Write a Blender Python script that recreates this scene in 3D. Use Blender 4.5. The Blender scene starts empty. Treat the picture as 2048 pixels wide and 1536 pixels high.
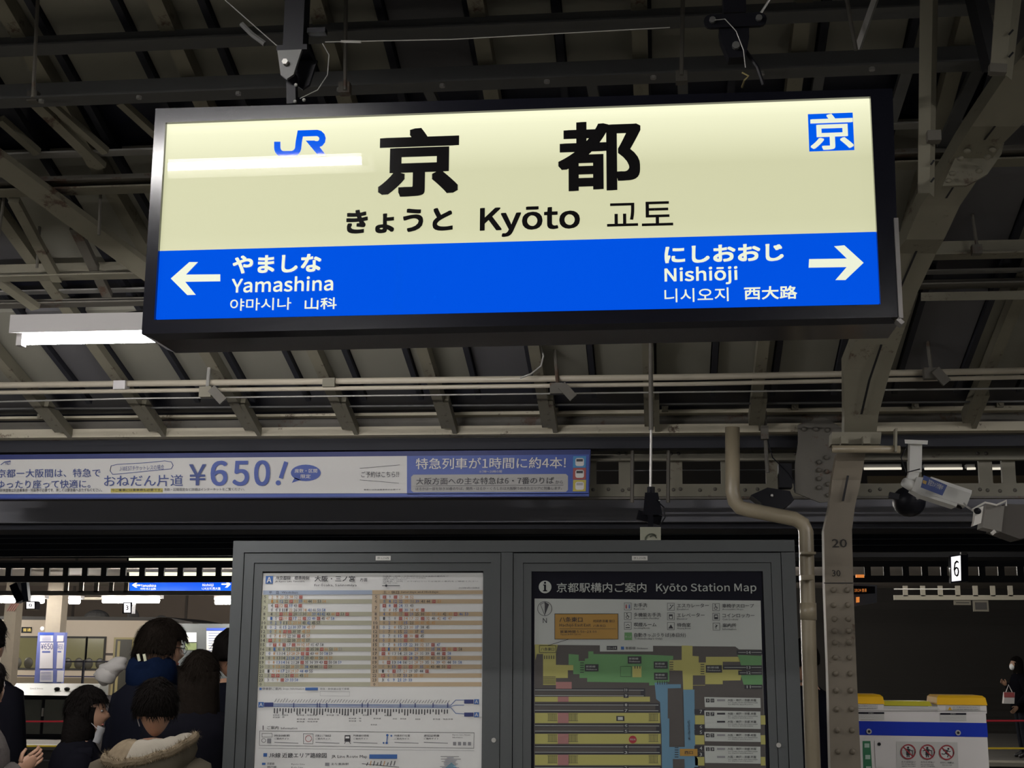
import bpy, bmesh, math, random
from mathutils import Vector, Matrix, noise
random.seed(7)
S = bpy.context.scene
COL = S.collection
PI = math.pi

# ---------------------------------------------------------------- camera, world, exposure
F, PITCH, YAW, ROLL, CZ = 2650.0, math.radians(11.6), math.radians(6.4), math.radians(0.5), 1.6
cam_d = bpy.data.cameras.new('camera'); cam = bpy.data.objects.new('camera', cam_d); COL.objects.link(cam)
ROT = Matrix.Rotation(YAW, 3, 'Z') @ Matrix.Rotation(PI/2 + PITCH, 3, 'X') @ Matrix.Rotation(ROLL, 3, 'Z')
cam.matrix_world = Matrix.Translation((0, 0, CZ)) @ ROT.to_4x4()
cam_d.sensor_width = 36.0; cam_d.lens = 36.0 * F / 2048.0; cam_d.clip_start = 0.05; cam_d.clip_end = 300
S.camera = cam
w = bpy.data.worlds.new('night'); S.world = w; w.use_nodes = True
w.node_tree.nodes['Background'].inputs[0].default_value = (0.35, 0.42, 0.6, 1)
w.node_tree.nodes['Background'].inputs[1].default_value = 0.035
S.view_settings.view_transform = 'Standard'; S.view_settings.look = 'None'
S.view_settings.exposure = 0.0; S.view_settings.gamma = 1.0; S.view_settings.use_curve_mapping = False
S.cycles.use_denoising = True; S.cycles.max_bounces = 6; S.cycles.sample_clamp_indirect = 4.0

# ---------------------------------------------------------------- helpers
def ray(px, py):
    return (ROT @ Vector((px - 1024.0, 768.0 - py, -F))).normalized()
def P(px, py, Y):
    d = ray(px, py); t = Y / d.y
    return Vector((d.x*t, Y, CZ + d.z*t))
YE, ZE, SL = 8.0, 3.02, 0.325          # the roof: a plane falling towards the tracks
def roof_z(Y): return ZE + SL*(YE - Y)
def RP(px, py, dz=0.0):
    d = ray(px, py); t = (ZE + SL*YE + dz - CZ) / (d.z + SL*d.y)
    return Vector((d.x*t, d.y*t, CZ + d.z*t))

MC = {}
CLOTH = ('coat', 'scarf', 'trousers', 'hair', 'fur', 'hood')
def mat(name, col, rough=0.6, metal=0.0, emit=None, es=1.0, var=0.0, scale=8.0, bump=0.0, rust=0.0, coat=0.0, light=True, spec=0.5):
    if name in MC: return MC[name]
    m = bpy.data.materials.new(name); m.use_nodes = True
    nt = m.node_tree; N = nt.nodes; L = nt.links; b = N['Principled BSDF']
    c = (col[0], col[1], col[2], 1)
    if any(q in name for q in CLOTH): spec = .04
    b.inputs['Base Color'].default_value = c; b.inputs['Roughness'].default_value = rough
    b.inputs['Metallic'].default_value = metal; b.inputs['Specular IOR Level'].default_value = spec
    if coat: b.inputs['Coat Weight'].default_value = coat; b.inputs['Coat Roughness'].default_value = 0.05
    if any(q in name for q in CLOTH): b.inputs['IOR'].default_value = 1.08
    if emit is not None:
        b.inputs['Emission Color'].default_value = (emit[0], emit[1], emit[2], 1); b.inputs['Emission Strength'].default_value = es
        if not light: m.cycles.emission_sampling = 'NONE'
    if var or rust or bump:
        tc = N.new('ShaderNodeTexCoord'); n1 = N.new('ShaderNodeTexNoise')
        n1.inputs['Scale'].default_value = scale; n1.inputs['Detail'].default_value = 6
        L.new(tc.outputs['Object'], n1.inputs['Vector'])
        src = None
        if var:
            mx = N.new('ShaderNodeMix'); mx.data_type = 'RGBA'
            mx.inputs['A'].default_value = tuple(v*(1-var) for v in col) + (1,)
            mx.inputs['B'].default_value = tuple(min(1, v*(1+var)) for v in col) + (1,)
            L.new(n1.outputs['Fac'], mx.inputs['Factor']); src = mx.outputs['Result']
        if rust:
            n2 = N.new('ShaderNodeTexNoise'); n2.inputs['Scale'].default_value = 5.0; n2.inputs['Detail'].default_value = 9
            n2.inputs['Roughness'].default_value = 0.75
            L.new(tc.outputs['Object'], n2.inputs['Vector'])
            r = N.new('ShaderNodeValToRGB'); r.color_ramp.elements[0].position = 0.64 - rust*0.2; r.color_ramp.elements[1].position = 0.70 - rust*0.2
            L.new(n2.outputs['Fac'], r.inputs['Fac'])
            mx2 = N.new('ShaderNodeMix'); mx2.data_type = 'RGBA'; mx2.inputs['A'].default_value = c
            mx2.inputs['B'].default_value = (0.09, 0.055, 0.035, 1)
            if src: L.new(src, mx2.inputs['A'])
            L.new(r.outputs['Color'], mx2.inputs['Factor']); src = mx2.outputs['Result']
        if src: L.new(src, b.inputs['Base Color'])
        if bump:
            bp = N.new('ShaderNodeBump'); bp.inputs['Strength'].default_value = bump; bp.inputs['Distance'].default_value = 0.01
            L.new(n1.outputs['Fac'], bp.inputs['Height']); L.new(bp.outputs['Normal'], b.inputs['Normal'])
    MC[name] = m; return m

def wloc(o):
    v = Vector((0, 0, 0))
    while o is not None: v += o.location; o = o.parent
    return v

class MB:
    def __init__(s): s.v = []; s.f = []; s.mi = []; s.mats = []; s.cur = 0
    def use(s, m):
        if m not in s.mats: s.mats.append(m)
        s.cur = s.mats.index(m); return s
    def add(s, vs, fs):
        o = len(s.v); s.v += [Vector(a) for a in vs]
        for f in fs: s.f.append([i+o for i in f]); s.mi.append(s.cur)
        return s
    def hexa(s, p):   # 8 corners: bottom loop 0-3, top loop 4-7
        return s.add(p, [(0,3,2,1),(4,5,6,7),(0,1,5,4),(1,2,6,5),(2,3,7,6),(3,0,4,7)])
    def box(s, x0, x1, y0, y1, z0, z1):
        return s.hexa([(x0,y0,z0),(x1,y0,z0),(x1,y1,z0),(x0,y1,z0),(x0,y0,z1),(x1,y0,z1),(x1,y1,z1),(x0,y1,z1)])
    def bar(s, a, b, w, h, up=(0,0,1)):
        a = Vector(a); b = Vector(b); d = (b-a).normalized(); u = Vector(up)
        sd = d.cross(u)
        if sd.length < 1e-4: sd = d.cross(Vector((0,1,0)))
        sd.normalize(); u = sd.cross(d).normalized(); sd *= w/2; u *= h/2
        return s.hexa([a-sd-u, a+sd-u, b+sd-u, b-sd-u, a-sd+u, a+sd+u, b+sd+u, b-sd+u])
    def prism(s, poly, vec):
        n = len(poly); poly = [Vector(p) for p in poly]; vec = Vector(vec)
        s.add(poly + [p+vec for p in poly], [tuple(range(n)), tuple(range(2*n-1, n-1, -1))] + [(i, n+i, n+(i+1)%n, (i+1)%n) for i in range(n)])
        return s
    def tube(s, pts, r, n=8, cap=True):
        pts = [Vector(p) for p in pts]; k = len(pts)
        rs = r if isinstance(r, (list, tuple)) else [r]*k
        vs = []; ref = None
        for i, p in enumerate(pts):
            d = (pts[min(i+1,k-1)] - pts[max(i-1,0)]).normalized()
            if ref is None:
                ref = d.cross(Vector((0,0,1)));
                if ref.length < 0.1: ref = d.cross(Vector((0,1,0)))
            ref = (ref - d*ref.dot(d)).normalized(); q = d.cross(ref)
            for j in range(n):
                a = 2*PI*j/n; vs.append(p + (ref*math.cos(a) + q*math.sin(a))*rs[i])
        fs = [(i*n+j, i*n+(j+1)%n, (i+1)*n+(j+1)%n, (i+1)*n+j) for i in range(k-1) for j in range(n)]
        if cap: fs += [tuple(range(n-1,-1,-1)), tuple(range((k-1)*n, k*n))]
        return s.add(vs, fs)
    def ell(s, c, r, M=None, nu=16, nv=10, fn=None):
        c = Vector(c); vs = []; M = M or Matrix.Identity(3)
        for i in range(nv+1):
            t = PI*i/nv
            for j in range(nu):
                a = 2*PI*j/nu
                q = Vector((math.sin(t)*math.cos(a), math.sin(t)*math.sin(a), math.cos(t)))
                p = Vector((q.x*r[0], q.y*r[1], q.z*r[2]))
                if fn: p = fn(q, p)
                vs.append(c + M @ p)
        fs = [(i*nu+j, (i+1)*nu+j, (i+1)*nu+(j+1)%nu, i*nu+(j+1)%nu) for i in range(nv) for j in range(nu)]
        return s.add(vs, fs)
    def loft(s, rings, cap=True):
        n = len(rings[0]); vs = [p for r in rings for p in r]; k = len(rings)
        fs = [(i*n+j, i*n+(j+1)%n, (i+1)*n+(j+1)%n, (i+1)*n+j) for i in range(k-1) for j in range(n)]
        if cap: fs += [tuple(range(n-1,-1,-1)), tuple(range((k-1)*n, k*n))]
        return s.add(vs, fs)
    def build(s, name, m=None, parent=None, smooth=False, origin=None):
        me = bpy.data.meshes.new(name)
        off = wloc(parent) if parent else (Vector(origin) if origin is not None else Vector((0,0,0)))
        me.from_pydata([tuple(v-off) for v in s.v], [], s.f)
        ms = s.mats or [m]
        for q in ms: me.materials.append(q)
        if s.mats: me.polygons.foreach_set('material_index', s.mi)
        if smooth: me.polygons.foreach_set('use_smooth', [True]*len(me.polygons))
        me.update()
        o = bpy.data.objects.new(name, me); COL.objects.link(o)
        if parent: o.parent = parent
        else: o.location = off
        return o

def thing(name, label, cat, loc, group=None):
    o = bpy.data.objects.new(name, None); COL.objects.link(o); o.location = loc; o.empty_display_size = 0.1
    o['label'] = label; o['category'] = cat
    if group: o['group'] = group
    return o
def tag(o, label, cat, group=None):
    o['label'] = label; o['category'] = cat
    if group: o['group'] = group
    return o
def struct(name, loc=(0,0,0)):
    o = bpy.data.objects.new(name, None); COL.objects.link(o); o.location = loc; o['kind'] = 'structure'; return o
def share(src, loc, parent=None, rot=None):
    c = src.copy(); COL.objects.link(c); c.location = loc; c.parent = parent if parent else src.parent
    if rot is not None: c.rotation_euler = rot
    return c

# lettering: outlines of the characters as a mesh, cached per string
try: CJK = bpy.data.fonts.load(bpy.utils.system_resource('DATAFILES') + '/fonts/Noto Sans CJK Regular.woff2')
except Exception: CJK = None
TX = {}
BIG = ('Kyōto', 'Yamashina', 'Nishiōji', 'Kyōto Station Map', '6', '5', '0', '¥', 'Hachijō East Exit', 'Cans & Bottles' if 0 else 'A')
def plain(s): return s.isascii() and s not in BIG
def raw_lines(strs, res):
    a = [q for q in strs if plain(q)]; b = [q for q in strs if not plain(q)]
    if a: raw_lines_(a, res, None)
    if b: raw_lines_(b, res, CJK)
def raw_lines_(strs, res, font):
    """outlines of many strings at once: one text object, one string per line, split again by line"""
    c = bpy.data.curves.new('t', 'FONT'); c.body = '\n'.join(strs); c.resolution_u = res; c.space_line = 4.0
    if font: c.font = font
    o = bpy.data.objects.new('t', c); me = bpy.data.meshes.new_from_object(o)
    co = [0.0]*(3*len(me.vertices)); me.vertices.foreach_get('co', co)
    ln = [int(round((0.3 - co[3*i+1]) / 4.0)) for i in range(len(me.vertices))]
    out = [([], [], {}) for _ in strs]
    for p in me.polygons:
        v = tuple(p.vertices); L_ = out[ln[v[0]]] if 0 <= ln[v[0]] < len(out) else out[-1]
        f_ = []
        for i in v:
            if i not in L_[2]: L_[2][i] = len(L_[0]); L_[0].append((co[3*i], co[3*i+1]))
            f_.append(L_[2][i])
        L_[1].append(tuple(f_))
    bpy.data.objects.remove(o); bpy.data.meshes.remove(me); bpy.data.curves.remove(c)
    for s_, q in zip(strs, out): TX[(s_, res)] = (q[0], q[1])
def glyphs(s, bold=0.0, res=2):
    """heavier weights are unions of slightly shifted copies of the same outline"""
    k = (s, bold, res)
    if k in TX: return TX[k]
    if (s, res) not in TX: raw_lines([s], res); MISS.append((s, res))
    v0, f0 = TX[(s, res)]; vs = []; fs = []
    bold *= .8 if plain(s) else .35
    if bold == 0: offs = ((0, 0),)
    elif res < 3: offs = ((-bold, bold*.5), (bold, -bold*.5))
    else: offs = [(i*bold/2, j*bold/2) for i in (-2, -1, 0, 1, 2) for j in (-2, -1, 0, 1, 2) if max(abs(i), abs(j)) == 2 or i == j == 0]
    for n_, (dx, dy) in enumerate(offs):
        o = len(vs); vs += [(a+dx, b+dy, n_*.12) for a, b in v0]; fs += [tuple(i+o for i in f) for f in f0]
    if vs:
        x0 = min(v[0] for v in vs); x1 = max(v[0] for v in vs); y0 = min(v[1] for v in vs); y1 = max(v[1] for v in vs)
        vs = [((a-x0)/max(1e-6, x1-x0), (b-y0)/max(1e-6, y1-y0), z) for a, b, z in vs]
    TX[k] = (vs, fs); return TX[k]
MISS = []
STRS = {2: "!|0|18:24 普通|20|3|30|5|6|Cans & Bottles|Do not lean against the ropes|Do not lean objects|Do not lean over|Do not rush|J-WESTチケットレスの場合|Nishiōji|Please do not rush for the train|WEST|Yamashina|against the ropes|the ropes|¥|¥650|※7時〜20時の間|※新快速等は別途乗車券・特急券が必要です。詳しくは駅係員へおたずねください。|おねだん片道|かけこみ禁止|から|ご予約はこちら!!|たてかけない|のりださない|はるかは一部を除き30番のりば。関西・はるか・くろしおは大阪駅うめきたエリアに到着します。|ゆったり座って快適に。|ロープに寄りかからないでください|乗車には別途乗車券が必要です|京129改|京都ー大阪間は、特急で|今ご乗車には乗車券も必要です。|大阪方面への主な特急は6・7番のりば|席数・区間|席数・区間限定など詳細はインターネットをご覧ください。|普通|特急列車が1時間に約4本!|防犯カメラ作動中|限定|音声案内|駆け込み乗車はやめましょう|니시오지 西大路|야마시나 山科",
4: "Kyōto|Nishiōji|Yamashina|きょうと|にしおおじ|やましな|京|山科|西大路|都|교토|니시오지|야마시나",
1: "0|1|10|11|11~14|12|13|14|15|16|17|18|19|2|20|2024年3月16日改正|21|22|23|24|25|26|28|29|3|30|31|32|33|35|36|37|38|39|4|40|41|42|43|44|45|46|47|49|5|50|51|52|53|54|55|56|57|58|59|6|7|8|9|?|A|Accessible Facility|Accessible Slope|Coin Lockers|Elevator|Escalator|Hachijō East Exit|Information|JR Kyoto Line Timetable|JR Line Route Map|JR京都線　標準時刻|JR線 近畿エリア路線図|Kobe Line|Kyoto Line|Kyoto Line News|N|Open 5:50~23:00|Restroom|S|Saturdays and Holidays|Shinkansen|Smoking Room|Stops Information|Tickets(today's Only)|Waiting Room|Weekdays|for Kyoto and Kusatsu|for Osaka, Kobe and Sannomiya|for Ōsaka, Sannomiya|お手洗|きっぷ|ご案内|ご案内サイト|エスカレーター|エレベーター|コインロッカー|主な乗換駅|京都線|停車駅ご案内|八条东口|八条東口|列車名・行先・のりばに|列車名・行先・のりばについ|列車名・行先・のりばについては当日|列車名・行先・のりばについては当日の案内をご|列車名・行先・のりばについては当日の案内をご確認ください|列車走行位置|列車運行情報|喫煙ルーム|営業時間 5:50~23:00|土・休日|多機能お手洗|大阪・三ノ宮|大阪・神戸・京都 方面|平　日|待合室|新幹線|新快速|新快速・特|新快速・特急停|新快速・特急停車|方面|时间表 到着 窗口|時刻検索|東西自由通路|案内所|特急・新快速は全て停車|現在地|神戸線|自動きっぷうりば(本日分)|西口|車椅子スロープ|近畿エリア路線図|遅延証明書",
3: "Kyōto Station Map|京都駅構内ご案内",
}
for r_, q_ in STRS.items(): raw_lines(q_.split('|'), r_)
def homog(src, dst):     # 3x3 from 4 point pairs
    A = []; B = []
    for (x, y), (u, v) in zip(src, dst):
        A.append([x, y, 1, 0, 0, 0, -u*x, -u*y]); B.append(u)
        A.append([0, 0, 0, x, y, 1, -v*x, -v*y]); B.append(v)
    n = 8
    for i in range(n):
        p = max(range(i, n), key=lambda r: abs(A[r][i])); A[i], A[p] = A[p], A[i]; B[i], B[p] = B[p], B[i]
        for r in range(n):
            if r != i:
                q = A[r][i]/A[i][i]; A[r] = [a - q*b for a, b in zip(A[r], A[i])]; B[r] -= q*B[i]
    h = [B[i]/A[i][i] for i in range(n)] + [1]
    return Matrix((h[0:3], h[3:6], h[6:9]))
class Face:
    """A flat upright face at depth Y, with its own rectified coordinates; readings taken from its photograph."""
    def __init__(s, Y, TL, TR, BR, BL, sub=(0, 0, 1.0)):
        s.Y = Y; c = [TL, TR, BR, BL]; s.sub = sub
        s.H = homog([(0,0),(1,0),(1,1),(0,1)], c); s.I = s.H.inverted(); s.e = 0.0012
    def conv(s, x, y): return (s.sub[0] + x*s.sub[2], s.sub[1] + y*s.sub[2])
    def uv(s, x, y):
        q = s.I @ Vector((*s.conv(x, y), 1)); return q.x/q.z, q.y/q.z
    def p3(s, u, v, lay=0):
        q = s.H @ Vector((u, v, 1)); return P(q.x/q.z, q.y/q.z, s.Y) + Vector((0, -s.e*lay, 0))
    def pt(s, x, y, lay=0): return s.p3(*s.uv(x, y), lay)
    def rect(s, mb, x0, y0, x1, y1, m, lay=1):
        u0, v0 = s.uv(x0, (y0+y1)/2); u1, v1 = s.uv(x1, (y0+y1)/2); _, v0 = s.uv((x0+x1)/2, y0); _, v1 = s.uv((x0+x1)/2, y1)
        mb.use(m).add([s.p3(u0,v1,lay), s.p3(u1,v1,lay), s.p3(u1,v0,lay), s.p3(u0,v0,lay)], [(0,1,2,3)])
    def poly(s, mb, pts, m, lay=2):
        mb.use(m).add([s.pt(x, y, lay) for x, y in pts], [tuple(range(len(pts)))])
    def line(s, mb, pts, wd, m, lay=2, closed=False):
        n = len(pts); mb.use(m)
        if closed: pts = pts + [pts[0], pts[1]]; n += 2
        L = []; Rr = []
        for i in range(n):
            a = pts[max(i-1,0)]; c = pts[min(i+1,n-1)]; p = pts[i]
            d1 = (p[0]-a[0], p[1]-a[1]); d2 = (c[0]-p[0], c[1]-p[1])
            if closed and i == 0: d1 = (p[0]-pts[n-3][0], p[1]-pts[n-3][1])
            if closed and i == n-1: d2 = d1
            l1 = math.hypot(*d1) or 1; l2 = math.hypot(*d2) or 1
            if i == 0 and not closed: d1, l1 = d2, l2
            if i == n-1: d2, l2 = d1, l1
            nx = -(d1[1]/l1 + d2[1]/l2); ny = d1[0]/l1 + d2[0]/l2; l = math.hypot(nx, ny) or 1
            nx /= l; ny /= l; k = wd/2 / max(0.5, abs(nx*-d1[1]/l1 + ny*d1[0]/l1))
            L.append(s.pt(p[0]+nx*k, p[1]+ny*k, lay)); Rr.append(s.pt(p[0]-nx*k, p[1]-ny*k, lay))
        mb.add(L + Rr, [(i, i+1, n+i+1, n+i) for i in range(n-1)])
    def ring(s, mb, cx, cy, r, wd, m, lay=2, n=24, ry=None):
        ry = ry or r
        s.line(mb, [(cx+r*math.cos(2*PI*i/n), cy+ry*math.sin(2*PI*i/n)) for i in range(n)], wd, m, lay, True)
    def disc(s, mb, cx, cy, r, m, lay=2, n=24, ry=None):
        ry = ry or r
        s.poly(mb, [(cx+r*math.cos(2*PI*i/n), cy-ry*math.sin(2*PI*i/n)) for i in range(n)], m, lay)
    def rrect(s, mb, x0, y0, x1, y1, r, m, lay=1):
        pts = []
        for cx, cy, a0 in ((x1-r,y0+r,0),(x0+r,y0+r,90),(x0+r,y1-r,180),(x1-r,y1-r,270)):
            for k in range(5):
                a = math.radians(a0+22.5*k); pts.append((cx+r*math.cos(a), cy-r*math.sin(a)))
        s.poly(mb, pts, m, lay)
    def text(s, mb, t, x0, y0, x1, y1, m, lay=3, bold=0.0, res=2, skew=0.0):
        vs, fs = glyphs(t, bold, res)
        if not vs: return
        mx, my = (x0+x1)/2, (y0+y1)/2
        u0, _ = s.uv(x0, my); u1, _ = s.uv(x1, my); _, v0 = s.uv(mx, y0); _, v1 = s.uv(mx, y1)
        mb.use(m).add([s.p3(u0+(u1-u0)*a, v1+(v0-v1)*b - skew*(v1-v0)*(a-.5), lay + z) for a, b, z in vs], fs)

# ---------------------------------------------------------------- materials
steel   = mat('cream_steel', (0.215,0.198,0.145), 0.6, var=.12, rust=.28, bump=.15)
steel_d = mat('brown_steel', (0.12,0.11,0.09), 0.6, var=.2, rust=.4, bump=.2)
steel_g = mat('grey_steel', (0.10,0.10,0.095), 0.5, var=.12)
galv    = mat('galvanised', (0.42,0.41,0.38), 0.4, 0.4, var=.1)
panel_m = mat('roof_board', (0.25,0.24,0.195), 0.8, var=.12, scale=3)
panel_g = mat('roof_board_grey', (0.115,0.112,0.115), 0.7, var=.1, scale=3)
dark_b  = mat('dark_joint', (0.018,0.019,0.026), 0.7)
night   = mat('night_glazing', (0.006,0.007,0.016), 0.35)
black   = mat('black_steel', (0.007,0.007,0.010), 0.45, spec=.2)
frame_b = mat('sign_frame', (0.007,0.007,0.011), 0.17, 0.0, spec=.35)
tube_m  = mat('lamp_tube', (1,1,1), 0.4, emit=(1.0,0.97,1.0), es=95.0)
tube_n  = mat('lamp_tube_near', (1,1,1), 0.4, emit=(1.0,0.97,0.98), es=190.0)
tube_r  = mat('lamp_tube_rear', (1,1,1), 0.4, emit=(1.0,0.97,0.95), es=330.0)
tube_f  = mat('far_lamp_tube', (1,1,1), 0.4, emit=(1.0,0.95,0.88), es=220.0)
lampbox = mat('lamp_body', (0.55,0.53,0.52), 0.5)
pipe_m  = mat('cream_pipe', (0.52,0.47,0.37), 0.38, var=.08)
pipe_b  = mat('beige_plastic', (0.33,0.28,0.19), 0.35, var=.06)
board_m = mat('notice_board_frame', (0.062,0.068,0.069), 0.5, var=.05)
board_k = mat('gap_black', (0.006,0.006,0.007), 0.6)
white_p = mat('printed_white', (0.62,0.61,0.57), 0.5)
concrete= mat('platform_floor', (0.30,0.285,0.25), 0.75, var=.2, scale=3, bump=.1)
wall_m  = mat('dark_wall', (0.045,0.04,0.034), 0.8, var=.15, scale=.6)
wall_l  = mat('pale_wall', (0.24,0.19,0.15), 0.8, var=.12, scale=.8)

# ---------------------------------------------------------------- floors
f = MB().box(-30, 30, -6, 9.2, -0.3, 0).build('floor', concrete); f['kind'] = 'structure'
f = MB().box(-60, 60, 9.2, 22.6, -1.6, -1.3).build('track_bed', mat('ballast', (0.05,0.045,0.04), .9, var=.5, scale=40, bump=.6)); f['kind'] = 'structure'
fp = struct('far_platform')
MB().box(-60, 60, 22.7, 31.5, -1.3, 0).build('platform_slab', mat('far_platform_floor', (0.13,0.12,0.105), .8, var=.15), fp)
MB().box(-60, 60, 22.5, 23.0, -0.05, 0.012).build('platform_edge', mat('edge_stone', (0.30,0.28,0.22), .8, var=.1), fp)
for zz in (-0.22, -0.42, -0.7): MB().box(-60, 60, 22.62, 22.7, zz-0.02, zz).build('ledge', galv, fp)
f = MB().box(-60, 60, 31.5, 60, -1.6, -1.3).build('far_track_bed', MC['ballast']); f['kind'] = 'structure'
for k, Y in enumerate((12.0, 13.4, 17.2, 18.6)):
    f = MB().box(-60, 60, Y, Y+.07, -1.3, -1.15).build('rail', galv); f['kind'] = 'structure'
# far walls: dark ribbed wall to the right, paler concrete wall to the left
wb = struct('wall_back')
xs = P(520, 1300, 44).x
MB().box(xs, 60, 44, 44.3, -1.3, 9).build('dark_cladding', wall_m, wb)
for k in range(26): MB().box(xs, 60, 43.96, 44, -0.8+k*.22, -0.76+k*.22).build('rib', wall_m, wb)
MB().box(-60, xs, 44, 44.3, -1.3, 9).build('concrete_wall', wall_l, wb)
for k in range(14): MB().box(-30+k*2.0, -29.92+k*2.0, 43.96, 44, -1.3, 9).build('joint', mat('wall_joint', (0.12,0.1,0.085), .8), wb)
# low front wall on the camera's side of the hall keeps the space closed far behind
# ---------------------------------------------------------------- own roof
roof = struct('ceiling')
def Yat(py, px=700): return RP(px, py).y
XL, XR = -7.5, 6.0
Y_e0, Y_e1 = Yat(768), Yat(610)          # lowest run of boards
Y_d0, Y_d1 = Yat(525), Yat(289)
Y_c0 = Yat(186)
PW = 0.345
x0p = RP(358, 735).x
rows = [(Y_e0, Y_e1), (Y_d0, Y_d1), (Y_c0, Yat(58)), (Yat(56), Yat(58)-1.4), (Yat(58)-1.42, 0.6)]
pan = {}
for (a, b) in rows:
    for k in range(-22, 20):
        x = x0p + k*PW
        if x < XL or x > XR: continue
        g = (k % 7) in (5,) or (k % 7 == 2 and a == Y_d0)
        key = (round(a,3), g)
        if key not in pan:
            m = MB().hexa([(0.022,0,0),(PW-.022,0,0),(PW-.022,b-a,-SL*(b-a)),(0.022,b-a,-SL*(b-a)),
                           (0.022,0,.03),(PW-.022,0,.03),(PW-.022,b-a,-SL*(b-a)+.03),(0.022,b-a,-SL*(b-a)+.03)])
            o = m.build('roof_panel', panel_g if g else panel_m, roof); o.location = (x, a, roof_z(a)); pan[key] = o
        else: share(pan[key], (x, a, roof_z(a)), roof)
# dark sheet over the joints
m = MB(); m.hexa([(XL,8.06,roof_z(8.06)+.05),(XR,8.06,roof_z(8.06)+.05),(XR,0,roof_z(0)+.05),(XL,0,roof_z(0)+.05),
                  (XL,8.06,roof_z(8.06)+.09),(XR,8.06,roof_z(8.06)+.09),(XR,0,roof_z(0)+.09),(XL,0,roof_z(0)+.09)])
m.build('roof_sheet', night, roof)
# rafters (light) and intermediate battens
RW = 0.62; x0r = RP(237, 735).x; raf = None
for k in range(-11, 11):
    x = x0r + k*RW
    if x < XL or x > XR: continue
    if raf is None:
        a, b = 7.93, 0.6
        raf = MB().bar((0,0,0), (0,b-a,SL*(a-b)), .062, .075).build('rafter', steel, roof); raf.location = (x, a, roof_z(a)-.045)
    else: share(raf, (x, 7.93, roof_z(7.93)-.045), roof)
bat = None
for k in range(-22, 20):
    x = x0p + k*PW
    if x < XL or x > XR: continue
    if bat is None:
        bat = MB().bar((0,0,0), (0,-7.0,SL*7.0), .030, .04).build('batten', dark_b, roof); bat.location = (x, 7.68, roof_z(7.68)-.01)
    else: share(bat, (x, 7.68, roof_z(7.68)-.01), roof)
def purlin(py0, py1, m=steel, dz=-.09, px=700, drop=.03, th=.05):
    a = RP(px, py0, dz); b = P(px, py1, a.y)
    o = MB().box(XL, XR, a.y, a.y+th, b.z, a.z).build('purlin', m, roof)
    MB().box(XL, XR, a.y-.045, a.y+.002, b.z, b.z+.008).build('purlin_flange', m, roof)
    return a.y, b.z
yb, zb = purlin(141, 180, steel_g, -.10)
for k in range(-9, 10):
    MB().tube([(k*.42, yb-.02, zb+.004), (k*.42, yb-.02, zb-.012)], .012, 6).build('bolt', galv, roof)
purlin(44, 73, steel_g, -.08)
purlin(-90, -50, steel_g, -.08)
purlin(285, 293, galv, -.05, th=.02)
purlin(512, 542, steel, -.09)
purlin(569, 573, galv, -.05, th=.02)
purlin(585, 598, steel_d, -.08)
purlin(333, 350, steel_d, -.10); purlin(356, 366, steel, -.14)
# struts, rods and arms of the roof frame
def strut(a, Ya, b, Yb, wd, m=steel, th=.02, name='strut'):
    A = P(*a, Ya); B = P(*b, Yb)
    return MB().bar(A, B, wd, th, (0,-.4,1)).build(name, m, roof)
def rstrut(a, b, wd, m=steel, dz=-.09, th=.03):
    A = RP(*a, dz); B = RP(*b, dz); return MB().bar(A, B, wd, th, (0, SL, 1)).build('strut', m, roof)
for a, b, wpx in (((66,200),(203,333),22),((95,200),(212,303),14),((0,238),(75,305),16),((240,203),(330,285),15)):
    rstrut(a, b, wpx*.0023, steel)
rstrut((-40,295), (340,575), .12, steel, -.22, .03)
rstrut((-60,520), (72,615), .055, steel, -.14, .03)
rstrut((28,400), (115,560), .05, steel, -.16)
rstrut((150,455), (215,590), .05, steel_d, -.12)
for a, b, Yc in (((77,-30),(66,195),4.5),((203,330),(198,470),5.6),((10,375),(-6,500),5.6),((80,440),(74,535),6.0),((1690,-20),(1712,100),4.5),
                 ((1366,-20),(1363,150),4.6),((692,-20),(690,180),4.6),((1938,380),(1955,500),6.1)):
    MB().tube([P(*a,Yc), P(*b,Yc)], .008, 6).build('hanger_rod', steel_d, roof)
strut((1757,-20), 4.5, (1715,98), 4.6, .026, galv)
for px, py, Yc in ((68,195,4.9),(204,335,5.7),(197,465,6.0),(78,442,6.0),(1363,155,4.7),(690,178,4.7),(1953,500,6.1)):
    c = P(px,py,Yc); MB().box(c.x-.022,c.x+.022,c.y-.02,c.y+.02,c.z-.022,c.z+.022).build('turnbuckle', steel_d, roof)
# struts to the right of the sign inside the dark gap
for a, b, wpx in (((1815,135),(1782,240),20),((1958,130),(1885,290),22),((1640,140),(1630,200),18),((1180,150),(1190,200),18),((850,165),(870,205),18),((1365,150),(1366,200),18)):
    rstrut(a, b, wpx*.0023, steel_g)
# eave girder: channel with two light flanges and a rusty web
YG = 8.0
gird = mat('girder_cream', (0.50,0.455,0.34), .6, var=.1, rust=.25, bump=.15)
def hline(name, Y, yl, yr, hpx, th, m, parent, xl=-60, xr=2110, back=0):
    """level member running across, read at the left and right edge of the frame"""
    A = P(xl, yl, Y); B = P(xr, yr, Y); h = hpx/2/F*Y
    o = MB().hexa([A+Vector((0,0,-h)), B+Vector((0,0,-h)), B+Vector((0,th,-h)), A+Vector((0,th,-h)),
                   A+Vector((0,0,h)), B+Vector((0,0,h)), B+Vector((0,th,h)), A+Vector((0,th,h))]).build(name, m, parent)
    return o
hline('girder_web', YG+.05, 849, 832, 56, .02, steel_d, roof)
hline('girder_flange', YG-.02, 830, 811, 14, .08, gird, roof)
hline('girder_flange', YG-.04, 836, 817, 5, .10, gird, roof)
hline('girder_flange', YG-.02, 868, 851, 18, .09, gird, roof)
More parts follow.
